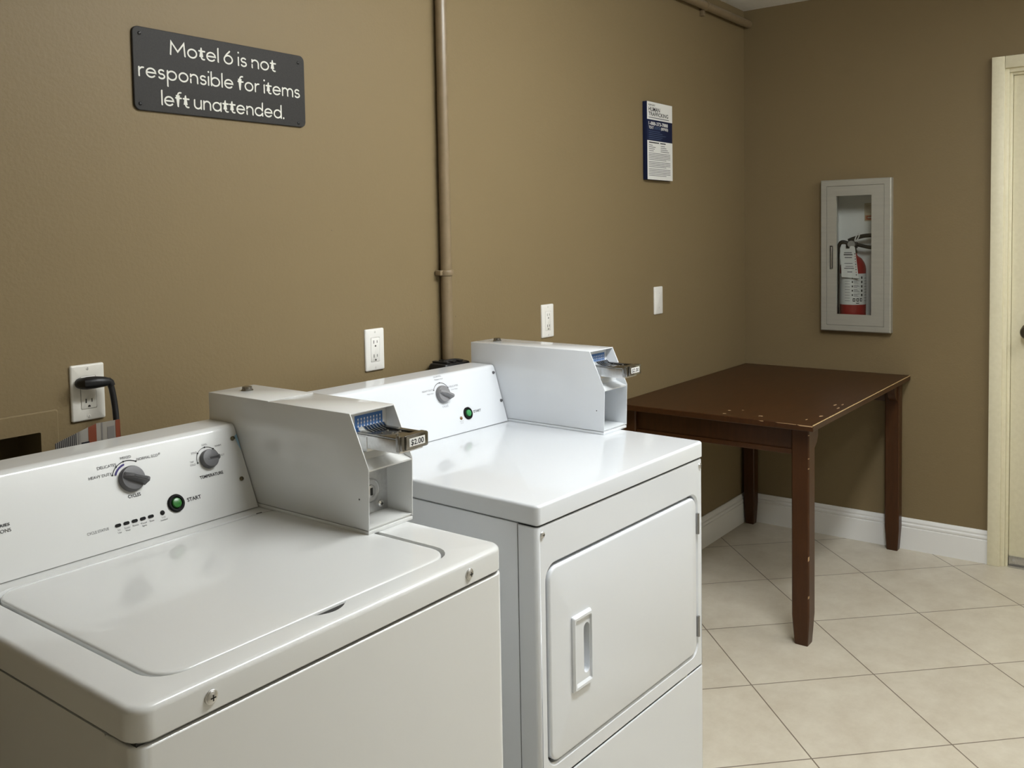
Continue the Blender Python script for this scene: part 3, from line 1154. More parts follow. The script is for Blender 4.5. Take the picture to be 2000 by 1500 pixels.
# dryer console
P1 = Vector((0, 0.560, DZ))
pd = Plane(P1, (1, 0, 0), (0, 0.0500, 0.157))
cd_ = console(dm, 0.0015, 0.5985, P1, (0.6105, DZ + 0.1573), 0.698, DZ + 0.1573, md)
bm = NB()
box(bm, 0.004, 0.597, 0.563, 0.695, DZ - 0.0005, DZ + 0.004)
obj('console_gap_shade', bm, M['dark'], dm)  # near-black slab imitating shade below the dryer console
bm = NB()
t_ = lambda s, a, b, y, h, bold=False, mi=1: text(bm, pd, s, a, b, y, h, bold, 0.0002, mi)
t_('HEAVY DUTY', 0.2968, 0.3391, 0.1262, 0.0048)
t_('High Heat', 0.3130, 0.3370, 0.1180, 0.0036)
t_('NORMAL', 0.3500, 0.3800, 0.1590, 0.0048)
t_('Medium Heat', 0.3510, 0.3840, 0.1520, 0.0036)
t_('DELICATES', 0.3985, 0.4347, 0.1260, 0.0048)
t_('Low Heat', 0.4050, 0.4300, 0.1180, 0.0036)
t_('CYCLES', 0.3570, 0.3800, 0.0770, 0.0054)
def dryer_print(name):
    global bm
    obj(name, bm, [M['ink'], M['inkpale']], cd_, recalc=False)
    bm = NB()


kx, ks = 0.3672, 0.1122
ribbon(bm, pd, arc(kx, ks, 0.0312, 152, 28, 24), 0.0013, mi=0)
for a in (152, 90, 28):
    q = arc(kx, ks, 0.0312, a, a, 1)[0]
    disc(bm, pd, q[0], q[1], 0.0016, 0.0004)
dryer_print('cycle_lettering')
t_('START', 0.4687, 0.5000, 0.0455, 0.0064, True, 0)
dryer_print('start_lettering')
t_('In Use', 0.4085, 0.4230, 0.0300, 0.0032)
t_('Door', 0.4100, 0.4215, 0.0252, 0.0032)
dryer_print('status_lettering')
bm.free()
knob(cd_, pd, kx, ks, 0.0232, math.radians(-28), 'cycle_knob', M['knob_d'], False)
start_button(cd_, pd, 0.4455, 0.0480, M['green_d'])
bm = NB()
lathe(bm, pd(0.4158, 0.0395, 0), pd.n, [(0.0046, 0), (0.0046, 0.0012), (0.003, 0.0026), (0.001, 0.003)], 18)
obj('indicator_light', bm, M['amber'], cd_)
for x, s in ((0.5885, 0.1427), (0.5915, 0.0611)):
    screw_head(cd_, pd(x, s, 0), pd.n, 0.0042, M['inkgrey'], None, 'console_screw')
coin_box(dm, 0.6000, 0.7120, 0.2375, 0.6960, DZ, 0.2165, 0.6600, M['enamel_d'], M['inner_d'], False, False, 0.058)

# ---------------------------------------------------------------- main wall sign
sx0, sx1, sz0, sz1 = -3.1986, -2.7410, 1.7102, 1.8857
sg = thing('wall_sign', 'charcoal sign with rounded corners and three lines of ivory lettering', 'sign', ((sx0 + sx1) / 2, 0, sz0))
OX, OZ = (sx0 + sx1) / 2, sz0
bm = NB()
o = lambda i: rr(sx0 - OX + i, sx1 - OX - i, sz0 - OZ + i, sz1 - OZ - i, 0.014 - i, 8)
loft(bm, [XZ(o(0), -0.0003), XZ(o(0), -0.0046), XZ(o(0.0012), -0.0058)], True, True)
obj('sign_board', bm, M['signboard'], sg)
for x, z in ((-3.1825, 1.871), (-2.7605, 1.8675), (-3.186, 1.7235), (-2.7640, 1.7195)):
    bm = NB()
    lathe(bm, (x - OX, -0.0058, z - OZ), (0, -1, 0), [(0.0040, -0.0005), (0.0040, 0.0006), (0.0030, 0.0016), (0.001, 0.002)], 16)
    obj('screw', bm, M['black'], sg)

C = lambda cx, cy, r, a0, a1, ry=None, n=18: arc(cx, cy, r, a0, a1, n, ry)
GL = {
    'M': (1.62, [[(0, 0), (0.10, 1.48), (0.81, 0.42), (1.52, 1.48), (1.62, 0)]]),
    'o': (1.0, [C(.5, .5, .5, 0, 360, n=28)]),
    't': (.55, [[(.22, 1.32), (.22, .28)] + C(.50, .28, .28, 180, 285, n=8), [(-.06, .98), (.62, .98)]]),
    'e': (1.0, [[(0.02, .52), (.98, .52)] + C(.5, .5, .5, 2, 318, n=24)]),
    'l': (0.0, [[(0, 0), (0, 1.64)]]),
    '6': (1.0, [C(.5, .5, .5, 0, 360, n=28), [(.06, .74), (.30, 1.12), (.66, 1.52)]]),
    'i': (0.0, [[(0, 0), (0, 1)], 'dot']),
    's': (.66, [C(.33, .755, .29, 38, 255, .245, 14) + C(.33, .265, .33, 80, -150, .265, 16)]),
    'n': (.82, [[(0, 0), (0, 1)], [(0, .55)] + C(.41, .58, .41, 180, 0, .42, 14) + [(.82, 0)]]),
    'r': (.46, [[(0, 0), (0, 1)], [(0, .5)] + C(.42, .5, .42, 180, 82, .5, 10)]),
    'p': (1.0, [[(0, 1), (0, -.58)], C(.5, .5, .5, 0, 360, n=28)]),
    'b': (1.0, [[(0, 1.64), (0, 0)], C(.5, .5, .5, 0, 360, n=28)]),
    'd': (1.0, [[(1, 1.64), (1, 0)], C(.5, .5, .5, 0, 360, n=28)]),
    'a': (1.0, [[(1, 1), (1, 0)], C(.5, .5, .5, 0, 360, n=28)]),
    'f': (.55, [[(.2, 0), (.2, 1.32)] + C(.5, 1.32, .30, 180, 80, .32, 8), [(-.06, .98), (.58, .98)]]),
    'm': (1.44, [[(0, 0), (0, 1)], [(0, .55)] + C(.36, .58, .36, 180, 0, .42, 12) + [(.72, 0)], [(.72, .55)] + C(1.08, .58, .36, 180, 0, .42, 12) + [(1.44, 0)]]),
    'u': (.82, [[(.82, 1), (.82, 0)], [(0, 1)] + C(.41, .42, .41, 180, 360, .42, 14) + [(.82, .5)]]),
    '.': (0.0, ['low']),
}


def stroke_text(bm, pl, s, x0, x1, base, xh, w):
    gap, pos, glyphs = 0.34, 0.0, []
    for ch in s:
        if ch == ' ':
            pos += 0.42
            continue
        adv, st = GL[ch]
        glyphs.append((pos, st))
        pos += adv + gap
    k = (x1 - x0 - w) / (pos - gap)
    for p, st in glyphs:
        for q in st:
            if q == 'dot':
                disc(bm, pl, x0 + w / 2 + p * k, base + 1.42 * xh, w * 0.62, 0.0006, 14)
            elif q == 'low':
                disc(bm, pl, x0 + w / 2 + p * k, base + w * 0.6, w * 0.68, 0.0006, 14)
            else:
                ribbon(bm, pl, [(x0 + w / 2 + (p + a) * k, base + w / 2 + b * (xh - w)) if b >= 0 else (x0 + w / 2 + (p + a) * k, base + b * xh) for a, b in q], w)


ps = Plane((-OX, -0.0058, -OZ), (1, 0, 0), (0, 0, 1))
bm = NB()
stroke_text(bm, ps, 'Motel 6 is not', -3.1125, -2.8300, 1.8355, 0.0218, 0.0035)
obj('lettering_line', bm, M['lettering'], sg, recalc=False)
bm = NB()
stroke_text(bm, ps, 'responsible for items', -3.1880, -2.7575, 1.7805, 0.0218, 0.0035)
obj('lettering_line', bm, M['lettering'], sg, recalc=False)
bm = NB()
stroke_text(bm, ps, 'left unattended.', -3.1370, -2.8085, 1.7250, 0.0218, 0.0035)
obj('lettering_line', bm, M['lettering'], sg, recalc=False)

# ---------------------------------------------------------------- wall plates
GRP = 'white wall plates along the back wall'


def wall_plate(label, x, z, kind, m, hw=0.035, hh=0.057):
    name = 'wall_outlet' if kind == 'outlet' else 'wall_plate'
    t = thing(name, label, 'outlet' if kind == 'outlet' else 'wall plate', (x, 0, z), 0, GRP)
    bm = NB()
    o = lambda i: rr(-hw + i, hw - i, -hh + i, hh - i, 0.004 - min(i, 0.003), 4)
    L = [XZ(o(0), -0.0002), XZ(o(0), -0.0035), XZ(o(0.0015), -0.0055), XZ(o(0.0035), -0.0062)]
    if kind == 'outlet':
        q = rr(-0.0165, 0.0165, -0.0335, 0.0335, 0.002, 4)
        q2 = rr(-0.0160, 0.0160, -0.0330, 0.0330, 0.002, 4)
        loft(bm, L)
        fill(bm, [L[-1], XZ(q, -0.0062)])
        loft(bm, [XZ(q, -0.0062), XZ(q, -0.0040)], False, True)
    else:
        loft(bm, L, True, True)
    obj('cover_plate', bm, m, t)
    if kind == 'outlet':
        bm = NB()
        fc = lambda i: rr(-0.0157 + i, 0.0157 - i, -0.0327 + i, 0.0327 - i, 0.0025, 4)
        loft(bm, [XZ(fc(0), -0.0041), XZ(fc(0), -0.0066), XZ(fc(0.0008), -0.0072)], True, True)
        rc_ = obj('receptacle', bm, m, t)
        pl = Plane((0, -0.0072, 0), (1, 0, 0), (0, 0, 1))
        for zc in (0.019, -0.019):
            bm = NB()
            rect(bm, pl, -0.0073, -0.0049, zc - 0.002, zc + 0.0068, 0.0003)
            rect(bm, pl, 0.0049, 0.0070, zc - 0.001, zc + 0.0062, 0.0003)
            bm.faces.new([bm.verts.new(pl(a, zc - 0.0092 + b, 0.0003)) for a, b in [(-0.0028, -0.0015), (0.0028, -0.0015)] + arc(0, 0, 0.0028, 0, 180, 8)])
            obj('socket_slots', bm, M['slot'], rc_, recalc=False)
    for zc in ((0.0485, -0.0485) if kind == 'outlet' else (0.030, -0.030)):
        bm = NB()
        lathe(bm, (0, -0.0062, zc), (0, -1, 0), [(0.0032, 0), (0.003, 0.0007), (0.001, 0.001)], 14)
        s_ = obj('plate_screw', bm, m, t)
        bm = NB()
        rect(bm, Plane((0, -0.0073, zc), (1, 0, 0), (0, 0, 1)), -0.0004, 0.0004, -0.0026, 0.0026, 0.0001)
        obj('screw_slot', bm, M['inkgrey'], s_, recalc=False)
    return t


wall_plate('white duplex outlet with a black plug in its upper socket', -3.3233, 1.1308, 'outlet', M['plate'])
wall_plate('empty white duplex outlet left of the vertical conduit, above the dryer panel', -2.5221, 1.1288, 'outlet', M['plate2'])
wall_plate('empty white duplex outlet right of the vertical conduit, behind the dryer coin box', -1.7005, 1.1371, 'outlet', M['plate2'])
wall_plate('blank white wall plate without sockets, nearest the room corner above the table', -0.9000, 1.1538, 'blank', M['plate2'])

# washer power cord with its plug and hanging tag
pc = thing('power_cord', 'black power cord plugged into the left outlet, with a printed tag behind the washer', 'power cord', (-3.345, 0, 1.15))
q = lambda pts: [(a + 3.345, b, c - 1.15) for a, b, c in pts]
bm = NB()
tube(bm, q([(-3.3400, -0.0075, 1.1515), (-3.3400, -0.018, 1.1520), (-3.337, -0.028, 1.1530), (-3.322, -0.034, 1.1535), (-3.306, -0.035, 1.1525), (-3.2965, -0.035, 1.1515)]),
     [0.0115, 0.0125, 0.0135, 0.0130, 0.0110, 0.0085], 14, flat=0.95)
tube(bm, q([(-3.2975, -0.035, 1.1530), (-3.2925, -0.035, 1.1490), (-3.2895, -0.036, 1.1420)]), [0.0078, 0.0078, 0.0066], 12)
obj('plug', bm, M['black'], pc)
bm = NB()
tube(bm, q(catmull([(-3.2940, -0.035, 1.1490), (-3.2900, -0.036, 1.1340), (-3.2880, -0.040, 1.105), (-3.2890, -0.046, 1.075), (-3.292, -0.055, 1.03), (-3.30, -0.075, 0.95), (-3.31, -0.10, 0.80)], 6)),
     0.0061, 12)
obj('cord', bm, M['black'], pc)
# printed tag: bent card behind the console
bm = NB()
A, Bp, Cp = Vector((-3.440, -0.100)), Vector((-3.358, -0.096)), Vector((-3.305, -0.088))
zt = lambda p: 1.060 + (p.x + 3.440) / 0.082 * 0.0235 if p.x < -3.358 else 1.0835 - (p.x + 3.358) * 0.03


def strip(P, Q, mi, z0=0.95, lift=0.0, zcut=None):
    d = (Q - P).normalized()
    nn = Vector((d.y, -d.x)) * lift
    a, b = P + nn, Q + nn
    za, zb_ = (zt(P), zt(Q)) if zcut is None else (zcut, zcut)
    bm.faces.new([bm.verts.new((v[0] + 3.345, v[1], v[2] - 1.15)) for v in ((a.x, a.y, z0), (b.x, b.y, z0), (b.x, b.y, zb_), (a.x, a.y, za))]).material_index = mi


cuts = []
for k in range(12):
    cuts.append((k * 0.044, k * 0.044 + 0.022, 1))
cuts += [(0.54, 0.58, 4), (0.60, 0.66, 0), (0.80, 1.0, 3)]
strip(A, Bp, 0)
strip(Bp, Cp, 2)
for a, b, mi in cuts:
    strip(A.lerp(Bp, a), A.lerp(Bp, b), mi, lift=0.0004)
strip(A.lerp(Bp, .62), A.lerp(Bp, .82), 1, lift=0.0005, zcut=1.052)
strip(Bp.lerp(Cp, 0.80), Bp.lerp(Cp, 1.0), 3, lift=0.0005)
strip(Bp.lerp(Cp, 0.2), Bp.lerp(Cp, 0.26), 4, lift=0.0005)
strip(Bp.lerp(Cp, 0.45), Bp.lerp(Cp, 0.75), 4, lift=0.0005, zcut=1.072)
obj('tag', bm, [mat('tag_film', (0.25, 0.235, 0.21), 0.4), M['ink'], mat('tag_grey', (0.24, 0.22, 0.19), 0.5), M['rust'], mat('tag_grey_print', (0.15, 0.14, 0.13), 0.5)], pc, recalc=False)

# recessed laundry supply box
lb = thing('laundry_supply_box', 'brown painted flush supply box with a dark opening in the wall behind the washer', 'utility box', (-3.4975, 0, 0.90))
w2 = lambda pts: [(a + 3.4975, b - 0.90) for a, b in pts]
bm = NB()
fo = w2(rr(-3.610, -3.386, 0.865, 1.1065, 0.004, 3))
fi = w2(rr(LB[0] + 0.001, LB[1] - 0.001, LB[2] + 0.001, LB[3] - 0.001, 0.003, 3))
fo2 = w2(rr(-3.608, -3.388, 0.867, 1.1045, 0.004, 3))
fill(bm, [XZ(fo2, -0.0065), XZ(fi, -0.0065)])
loft(bm, [XZ(fo, -0.0005), XZ(fo, -0.0045), XZ(fo2, -0.0065)])
obj('flange', bm, M['wall'], lb)
bm = NB()
loft(bm, [XZ(fi, -0.0065), XZ(fi, 0.09)], False, True)
obj('recess_tub', bm, M['recess'], lb)
for xx in (-3.53, -3.465):
    bm = NB()
    cyl(bm, (xx + 3.4975, 0.05, 0.002), (0, 0, 1), 0.010, 0.05, 14)
    lathe(bm, (xx + 3.4975, 0.05, 0.05), (0, 0, 1), [(0.014, 0), (0.014, 0.012), (0.008, 0.018)], 14)
    obj('valve', bm, M['brass'], lb)

# ---------------------------------------------------------------- conduits and the dryer plug
vp = thing('conduit_pipe', 'thin taupe painted conduit running straight up the wall behind the dryer', 'pipe', (-2.2412, -0.021, 1.06))
bm = NB()
tube(bm, [(0, 0, 0.005), (0, 0, 0.7), (0, 0, 1.35), (0, 0.0, CEIL - 1.06)], 0.0165, 20)
obj('pipe', bm, M['pipe'], vp)
bm = NB()
lathe(bm, (0, 0, 0.2585), (0, 0, 1), [(0.0165, -0.002), (0.0200, 0.0), (0.0212, 0.004), (0.0212, 0.010), (0.0200, 0.014), (0.0165, 0.016)], 24)
box(bm, -0.0300, -0.015, -0.004, 0.018, 0.2590, 0.2740, 0.002)
box(bm, 0.015, 0.0300, -0.004, 0.018, 0.2590, 0.2740, 0.002)
obj('strap', bm, M['pipe'], vp)
hp = thing('conduit_pipe', 'horizontal taupe painted pipe high on the back wall meeting the room corner', 'pipe', (0, -0.0255, 2.430))
bm = NB()
tube(bm, [(-2.0, 0, 0), (-1.0, 0, 0), (-0.4, 0, 0), (-0.001, 0, 0)], 0.0185, 20)
obj('pipe', bm, M['pipe'], hp)
bm = NB()
lathe(bm, (-0.488, 0, 0), (1, 0, 0), [(0.0186, 0), (0.0215, 0.001), (0.0215, 0.017), (0.0186, 0.018)], 20)
box(bm, -0.488, -0.470, 0.006, 0.0253, -0.042, -0.016, 0.002)
obj('strap', bm, M['pipe'], hp)
dp = thing('dryer_plug', 'flat black plug box at the foot of the conduit behind the dryer', 'plug', (-2.262, -0.045, 0.96))
bm = NB()
o = lambda i, dz=0: rr(-0.058 + i, 0.058 - i, -0.036 + i, 0.034 - i, 0.010, 4)
loft(bm, [XY(o(0), 0.0), XY(o(0), 0.098), XY(o(0.003), 0.105), XY(o(0.008), 0.1075)], True, True)
obj('plug_body', bm, M['black'], dp)
bm = NB()
for k in range(3):
    box(bm, -0.045 + k * 0.028, -0.030 + k * 0.028, -0.030, 0.028, 0.1070, 0.1125, 0.002)
tube(bm, catmull([(0.045, -0.01, 0.104), (0.02, -0.012, 0.109), (-0.01, -0.006, 0.110), (-0.04, 0.0, 0.104)], 6), 0.006, 10)
obj('strain_relief', bm, M['black'], dp)

# ---------------------------------------------------------------- notice board on the back wall
nx0, nx1, nz0, nz1 = -1.0130, -0.7965, 1.6475, 1.9590
nb = thing('notice_sign', 'thick navy-edged white notice about human trafficking, high on the back wall near the corner', 'sign', (nx0, 0, nz0))
bw, bh = nx1 - nx0, nz1 - nz0
bm = NB()
box(bm, 0, bw, -0.020, -0.0005, 0, bh, 0.0006)
obj('notice_board', bm, M['navy'], nb)
pn = Plane((0, -0.020, 0), (1, 0, 0), (0, 0, 1))
bm = NB()
rect(bm, pn, 0.0005, bw - 0.0005, bh * 0.772, bh - 0.0005, 0.0004, 0)
rect(bm, pn, 0.0005, bw - 0.0005, 0.0005, bh * 0.502, 0.0004, 0)
text(bm, pn, 'REPORT', 0.013, 0.068, bh - 0.0165, 0.0068, True, 0.0006, 1)
text(bm, pn, 'HUMAN', 0.013, 0.108, bh - 0.0375, 0.0165, True, 0.0006, 1)
text(bm, pn, 'TRAFFICKING', 0.013, 0.180, bh - 0.0555, 0.0150, True, 0.0006, 1)
rect(bm, pn, 0.013, 0.186, bh - 0.0645, bh - 0.0612, 0.0006, 2)
text(bm, pn, '1-888-373-7888', 0.013, 0.176, bh - 0.0925, 0.0135, True, 0.0006, 0)
text(bm, pn, 'TEXT', 0.013, 0.055, bh - 0.1075, 0.0105, True, 0.0006, 0)
text(bm, pn, '233733', 0.059, 0.112, bh - 0.1075, 0.0105, True, 0.0006, 4)
text(bm, pn, '(BEFREE)', 0.116, 0.177, bh - 0.1075, 0.0105, True, 0.0006, 0)
for k, (a, b) in enumerate(((0.013, 0.108), (0.013, 0.128), (0.013, 0.158), (0.013, 0.128), (0.013, 0.118))):
    rect(bm, pn, a, b, bh - 0.1180 - 0.0075 * k, bh - 0.1164 - 0.0075 * k, 0.0006, 4)
rect(bm, pn, 0.014, 0.098, bh * 0.472, bh * 0.472 + 0.0042, 0.0008, 1)
rect(bm, pn, 0.108, 0.156, bh * 0.472, bh * 0.472 + 0.0042, 0.0008, 1)
for k in range(4):
    rect(bm, pn, 0.014, 0.045 + 0.008 * ((k * 7) % 4), bh * (0.440 - 0.024 * k), bh * (0.440 - 0.024 * k) + 0.0024, 0.0008, 3)
    rect(bm, pn, 0.112, 0.150 + 0.012 * ((k * 5) % 4), bh * (0.440 - 0.024 * k), bh * (0.440 - 0.024 * k) + 0.0024, 0.0008, 3)
zz = 0.338
for n_ in (5, 4, 5):
    for k in range(n_):
        rect(bm, pn, 0.012, 0.196 if k < n_ - 1 else 0.160, bh * zz, bh * zz + 0.0021, 0.0008, 3)
        zz -= 0.0205
    zz -= 0.010
obj('notice_print', bm, [M['paper'], M['ink'], mat('mid_grey_ink', (0.12, 0.12, 0.14), .5), M['inkgrey'], mat('pale_blue_ink', (0.07, 0.11, 0.20), .5)], nb, recalc=False)

# ---------------------------------------------------------------- extinguisher cabinet
cb = thing('extinguisher_cabinet', 'satin aluminium wall cabinet with a tall glass door set in the right wall', 'cabinet', (0, -0.54, 0.968))
cy0, cy1, cz0, cz1 = -0.6949 + 0.54, -0.3842 + 0.54, 0.0, 0.692
bm = NB()
o = lambda i: rr(cy0 + i, cy1 - i, cz0 + i, cz1 - i, 0.0015, 3)
loft(bm, [YZ(o(0), 0.0), YZ(o(0), -0.032), YZ(o(0.004), -0.0365), YZ(o(0.0280), -0.0365), YZ(o(0.0280), -0.0250), YZ(o(0.0285), 0.01)])
obj('trim_frame', bm, M['aluminium'], cb)
bm = NB()
do = rr(cy0 + 0.0292, cy1 - 0.0292, cz0 + 0.0292, cz1 - 0.0292, 0.0015, 3)
gi = rr(-0.611 + 0.54, -0.455 + 0.54, 1.0455 - 0.968, 1.5865 - 0.968, 0.001, 3)
hr = rr(-0.4405 + 0.54, -0.4255 + 0.54, 1.252 - 0.968, 1.360 - 0.968, 0.002, 3)
fill(bm, [YZ(do, -0.0345), YZ(gi, -0.0345), YZ(hr, -0.0345)])
loft(bm, [YZ(do, -0.0345), YZ(do, -0.014)])
loft(bm, [YZ(gi, -0.0345), YZ(gi, -0.014)])
fill(bm, [YZ(do, -0.014), YZ(gi, -0.014)])
loft(bm, [YZ(hr, -0.0345), YZ(hr, -0.020)], False, True)
cdoor = obj('cabinet_door', bm, M['aluminium'], cb)
bm = NB()
box(bm, -0.0335, -0.024, -0.4365 + 0.54, -0.4285 + 0.54, 1.257 - 0.968, 1.355 - 0.968, 0.002)
obj('pull_handle', bm, mat('dark_aluminium', (0.22, 0.20, 0.17), 0.4, 0.5), cdoor)
bm = NB()
g2 = rr(-0.615 + 0.54, -0.451 + 0.54, 1.0415 - 0.968, 1.5905 - 0.968, 0.001, 3)
loft(bm, [YZ(g2, -0.0225), YZ(g2, -0.0195)], True, True)
obj('glass_pane', bm, M['glass'], cdoor)
bm = NB()
tb = rr(CB[0] + 0.54 + 0.002, CB[1] + 0.54 - 0.002, CB[2] - 0.968 + 0.002, CB[3] - 0.968 - 0.002, 0.002, 3)
loft(bm, [YZ(tb, 0.001), YZ(tb, 0.150)], False, True)
obj('cabinet_tub', bm, M['cabwhite'], cb)
pk_ = Plane((0.150, 0.54, -0.968), (0, -1, 0), (0, 0, 1))   # back of the tub, facing the room
bm = NB()
yb = lambda y: -y
rect(bm, pk_, 0.528, 0.628, 1.4705, 1.555, 0.0006, 0)
rect(bm, pk_, 0.531, 0.628, 1.475, 1.498, 0.0009, 1)
rect(bm, pk_, 0.538, 0.622, 1.479, 1.495, 0.0012, 2)
rect(bm, pk_, 0.542, 0.618, 1.484, 1.490, 0.0014, 0)
for k in range(4):
    rect(bm, pk_, 0.536, 0.615, 1.512 + 0.009 * k, 1.515 + 0.009 * k, 0.0009, 3)
obj('instruction_sticker', bm, [mat('aged_label', (0.55, 0.48, 0.36), .5), mat('label_orange', (0.5, 0.24, 0.12), .5), M['redink'], mat('label_print', (0.3, 0.24, 0.17), .5)], cb, recalc=False)

# extinguisher standing in the cabinet
EY, EX, EZ = -0.498, 0.075, 0.9885
fe = thing('fire_extinguisher', 'red fire extinguisher with white label and hanging tag inside the glass cabinet', 'fire extinguisher', (EX, EY, EZ))
R_ = 0.0575
bm = NB()
lathe(bm, (0, 0, 0), (0, 0, 1), [(R_ - 0.006, 0), (R_, 0.006), (R_, 0.262), (R_ - 0.002, 0.275), (R_ - 0.008, 0.292), (R_ - 0.020, 0.310), (R_ - 0.036, 0.322), (0.018, 0.327), (0.017, 0.338)], 40)
cylb = obj('cylinder', bm, M['red'], fe)


def band(bm, a0, a1, z0, z1, dr, mi=0, n=18):
    r = R_ + dr
    lp = [[(r * math.cos(math.radians(a0 + (a1 - a0) * i / n)), r * math.sin(math.radians(a0 + (a1 - a0) * i / n)), z) for i in range(n + 1)] for z in (z0, z1)]
    loft(bm, lp, close=False, mi=mi)


bm = NB()
band(bm, 60, 300, 0.098, 0.241, 0.0006, 0, 40)
for k in range(5):
    z = 0.223 - k * 0.020
    band(bm, 192, 197, z - 0.004, z + 0.004, 0.0010, 1, 3)
    for j in range(3):
        band(bm, 200, 226 - 5 * ((j + k) % 3), z - 0.006 + j * 0.005, z - 0.0042 + j * 0.005, 0.0010, 2, 6)
    band(bm, 234, 241, z - 0.006, z + 0.005, 0.0010, 1, 3)
for a in (196, 212, 228):
    band(bm, a, a + 11, 0.113, 0.128, 0.0010, 1, 4)
    band(bm, a + 3, a + 8, 0.1165, 0.1245, 0.0014, 0, 3)
band(bm, 210, 224, 0.1035, 0.1070, 0.0010, 1, 5)
for k in range(9):
    band(bm, 160, 184, 0.115 + k * 0.013, 0.1165 + k * 0.013, 0.0010, 2, 6)
    band(bm, 252, 280, 0.115 + k * 0.013, 0.1165 + k * 0.013, 0.0010, 2, 6)
obj('printed_label', bm, [M['paper'], M['ink'], M['inkgrey']], cylb, recalc=False)
bm = NB()
lathe(bm, (0, 0, 0.335), (0, 0, 1), [(0.019, 0), (0.019, 0.012), (0.016, 0.016), (0.016, 0.050), (0.012, 0.056)], 20)
box(bm, -0.012, 0.012, -0.020, 0.030, 0.358, 0.386, 0.004)
valve = obj('valve', bm, M['black'], fe)
bm = NB()
lathe(bm, (-0.014, 0.002, 0.376), (-1, 0, 0), [(0.017, 0), (0.017, 0.008), (0.015, 0.010), (0.004, 0.0102)], 24)
obj('pressure_gauge', bm, mat('gauge_face', (0.35, 0.34, 0.33), 0.35, 0.2), fe)
bm = NB()
tube(bm, catmull([(0, 0.020, 0.392), (0, -0.005, 0.402), (0, -0.045, 0.413), (0, -0.085, 0.416), (0, -0.118, 0.414)], 6), 0.0075, 10, flat=1.3)
tube(bm, catmull([(0, -0.012, 0.376), (0, -0.05, 0.366), (0, -0.085, 0.360), (0, -0.112, 0.358)], 6), 0.0065, 10, flat=1.3)
obj('lever', bm, M['black'], fe)
bm = NB()
tube(bm, catmull([(-0.006, 0.020, 0.380), (-0.012, 0.040, 0.387), (-0.014, 0.054, 0.381), (-0.010, 0.065, 0.352), (-0.008, 0.0675, 0.30), (-0.012, 0.068, 0.2), (-0.016, 0.068, 0.08)], 7), 0.0085, 12)
lathe(bm, (-0.016, 0.070, 0.02), (0, 0, 1), [(0.008, 0), (0.012, 0.005), (0.011, 0.06), (0.009, 0.07)], 14)
obj('hose', bm, M['black'], fe)
bm = NB()
cyl(bm, (-0.0095, 0.033, 0.3855), (0, 1, -0.05), 0.0092, 0.014, 14)
obj('hose_collar', bm, M['chrome'], fe)
bm = NB()
tg = [(0.031, -0.005), (0.033, -0.14), (-0.036, -0.145), (-0.030, -0.004), (-0.025, 0.002), (-0.012, 0.003), (-0.006, -0.010), (0.006, -0.011), (0.012, 0.002), (0.026, 0.002)]
tl = lambda a, b, d: (-0.0640 - d * 1 - 0.006 * (b / -0.14), a * 1.10 + 0.005 + b * 0.085, 0.366 + b)
prism(bm, tg, tl, 0.0, 0.0006)
tgo = obj('inspection_tag', bm, M['paper'], fe)
bm = NB()
def tr(a0, a1, b0, b1, mi):
    bm.faces.new([bm.verts.new(tl(a, b, 0.0012)) for a, b in ((a0, b0), (a1, b0), (a1, b1), (a0, b1))]).material_index = mi
tr(0.016, -0.016, -0.030, -0.026, 0)
tr(0.018, -0.018, -0.040, -0.034, 0)
tr(0.015, -0.015, -0.052, -0.048, 0)
tr(0.018, -0.016, -0.078, -0.0755, 0)
tr(0.014, -0.018, -0.092, -0.0895, 0)
tr(0.020, -0.020, -0.101, -0.098, 1)
tr(0.008, -0.012, -0.118, -0.114, 0)
for k in range(9):
    tr(-0.026, -0.030, -0.030 - k * 0.012, -0.036 - k * 0.012, 2 if k % 2 else 0)
obj('tag_print', bm, [M['inkgrey'], M['ink'], mat('pink_ink', (.45, .25, .22), .5)], tgo, recalc=False)
bm = NB()
lp_ = [(0.0, -0.026 + 0.0075 * math.cos(t) * 0.8 - 0.016 * math.sin(t) * 0.5, 0.408 + 0.0185 * math.sin(t)) for t in [2 * math.pi * k / 20 for k in range(21)]]
tube(bm, [(-0.024, y, z) for _, y, z in lp_], 0.0028, 8)
obj('seal_ring', bm, M['paper'], fe)

# ---------------------------------------------------------------- wooden table
tx0, tx1, ty0, ty1, tz = -1.268, -0.002, -0.772, -0.003, 0.783
tb_ = thing('wooden_table', 'dark brown wooden table with worn edges pushed into the corner', 'table', ((tx0 + tx1) / 2, (ty0 + ty1) / 2, 0))
OXt, OYt = (tx0 + tx1) / 2, (ty0 + ty1) / 2
bm = NB()
t = bmesh.new()
bmesh.ops.create_cube(t, size=1.0)
for v in t.verts:
    v.co = Vector((v.co.x * (tx1 - tx0), v.co.y * (ty1 - ty0), tz - 0.011 + v.co.z * 0.022))
bmesh.ops.bevel(t, geom=t.edges[:], offset=0.0022, segments=1, affect='EDGES')
t.normal_update()
wear = []
for f in t.faces:
    c = f.calc_center_median()
    n = f.normal
    if n.z > 0.3 and n.y < -0.3:
        wear.append(1)
    elif n.z > 0.3 and n.x < -0.3 and abs(n.y) < 0.2:
        wear.append(2)
    else:
        wear.append(0)
vm = {v: bm.verts.new(v.co) for v in t.verts}
for f, wv in zip(t.faces, wear):
    bm.faces.new([vm[v] for v in f.verts]).material_index = 1 if wv == 1 else 0
t.free()
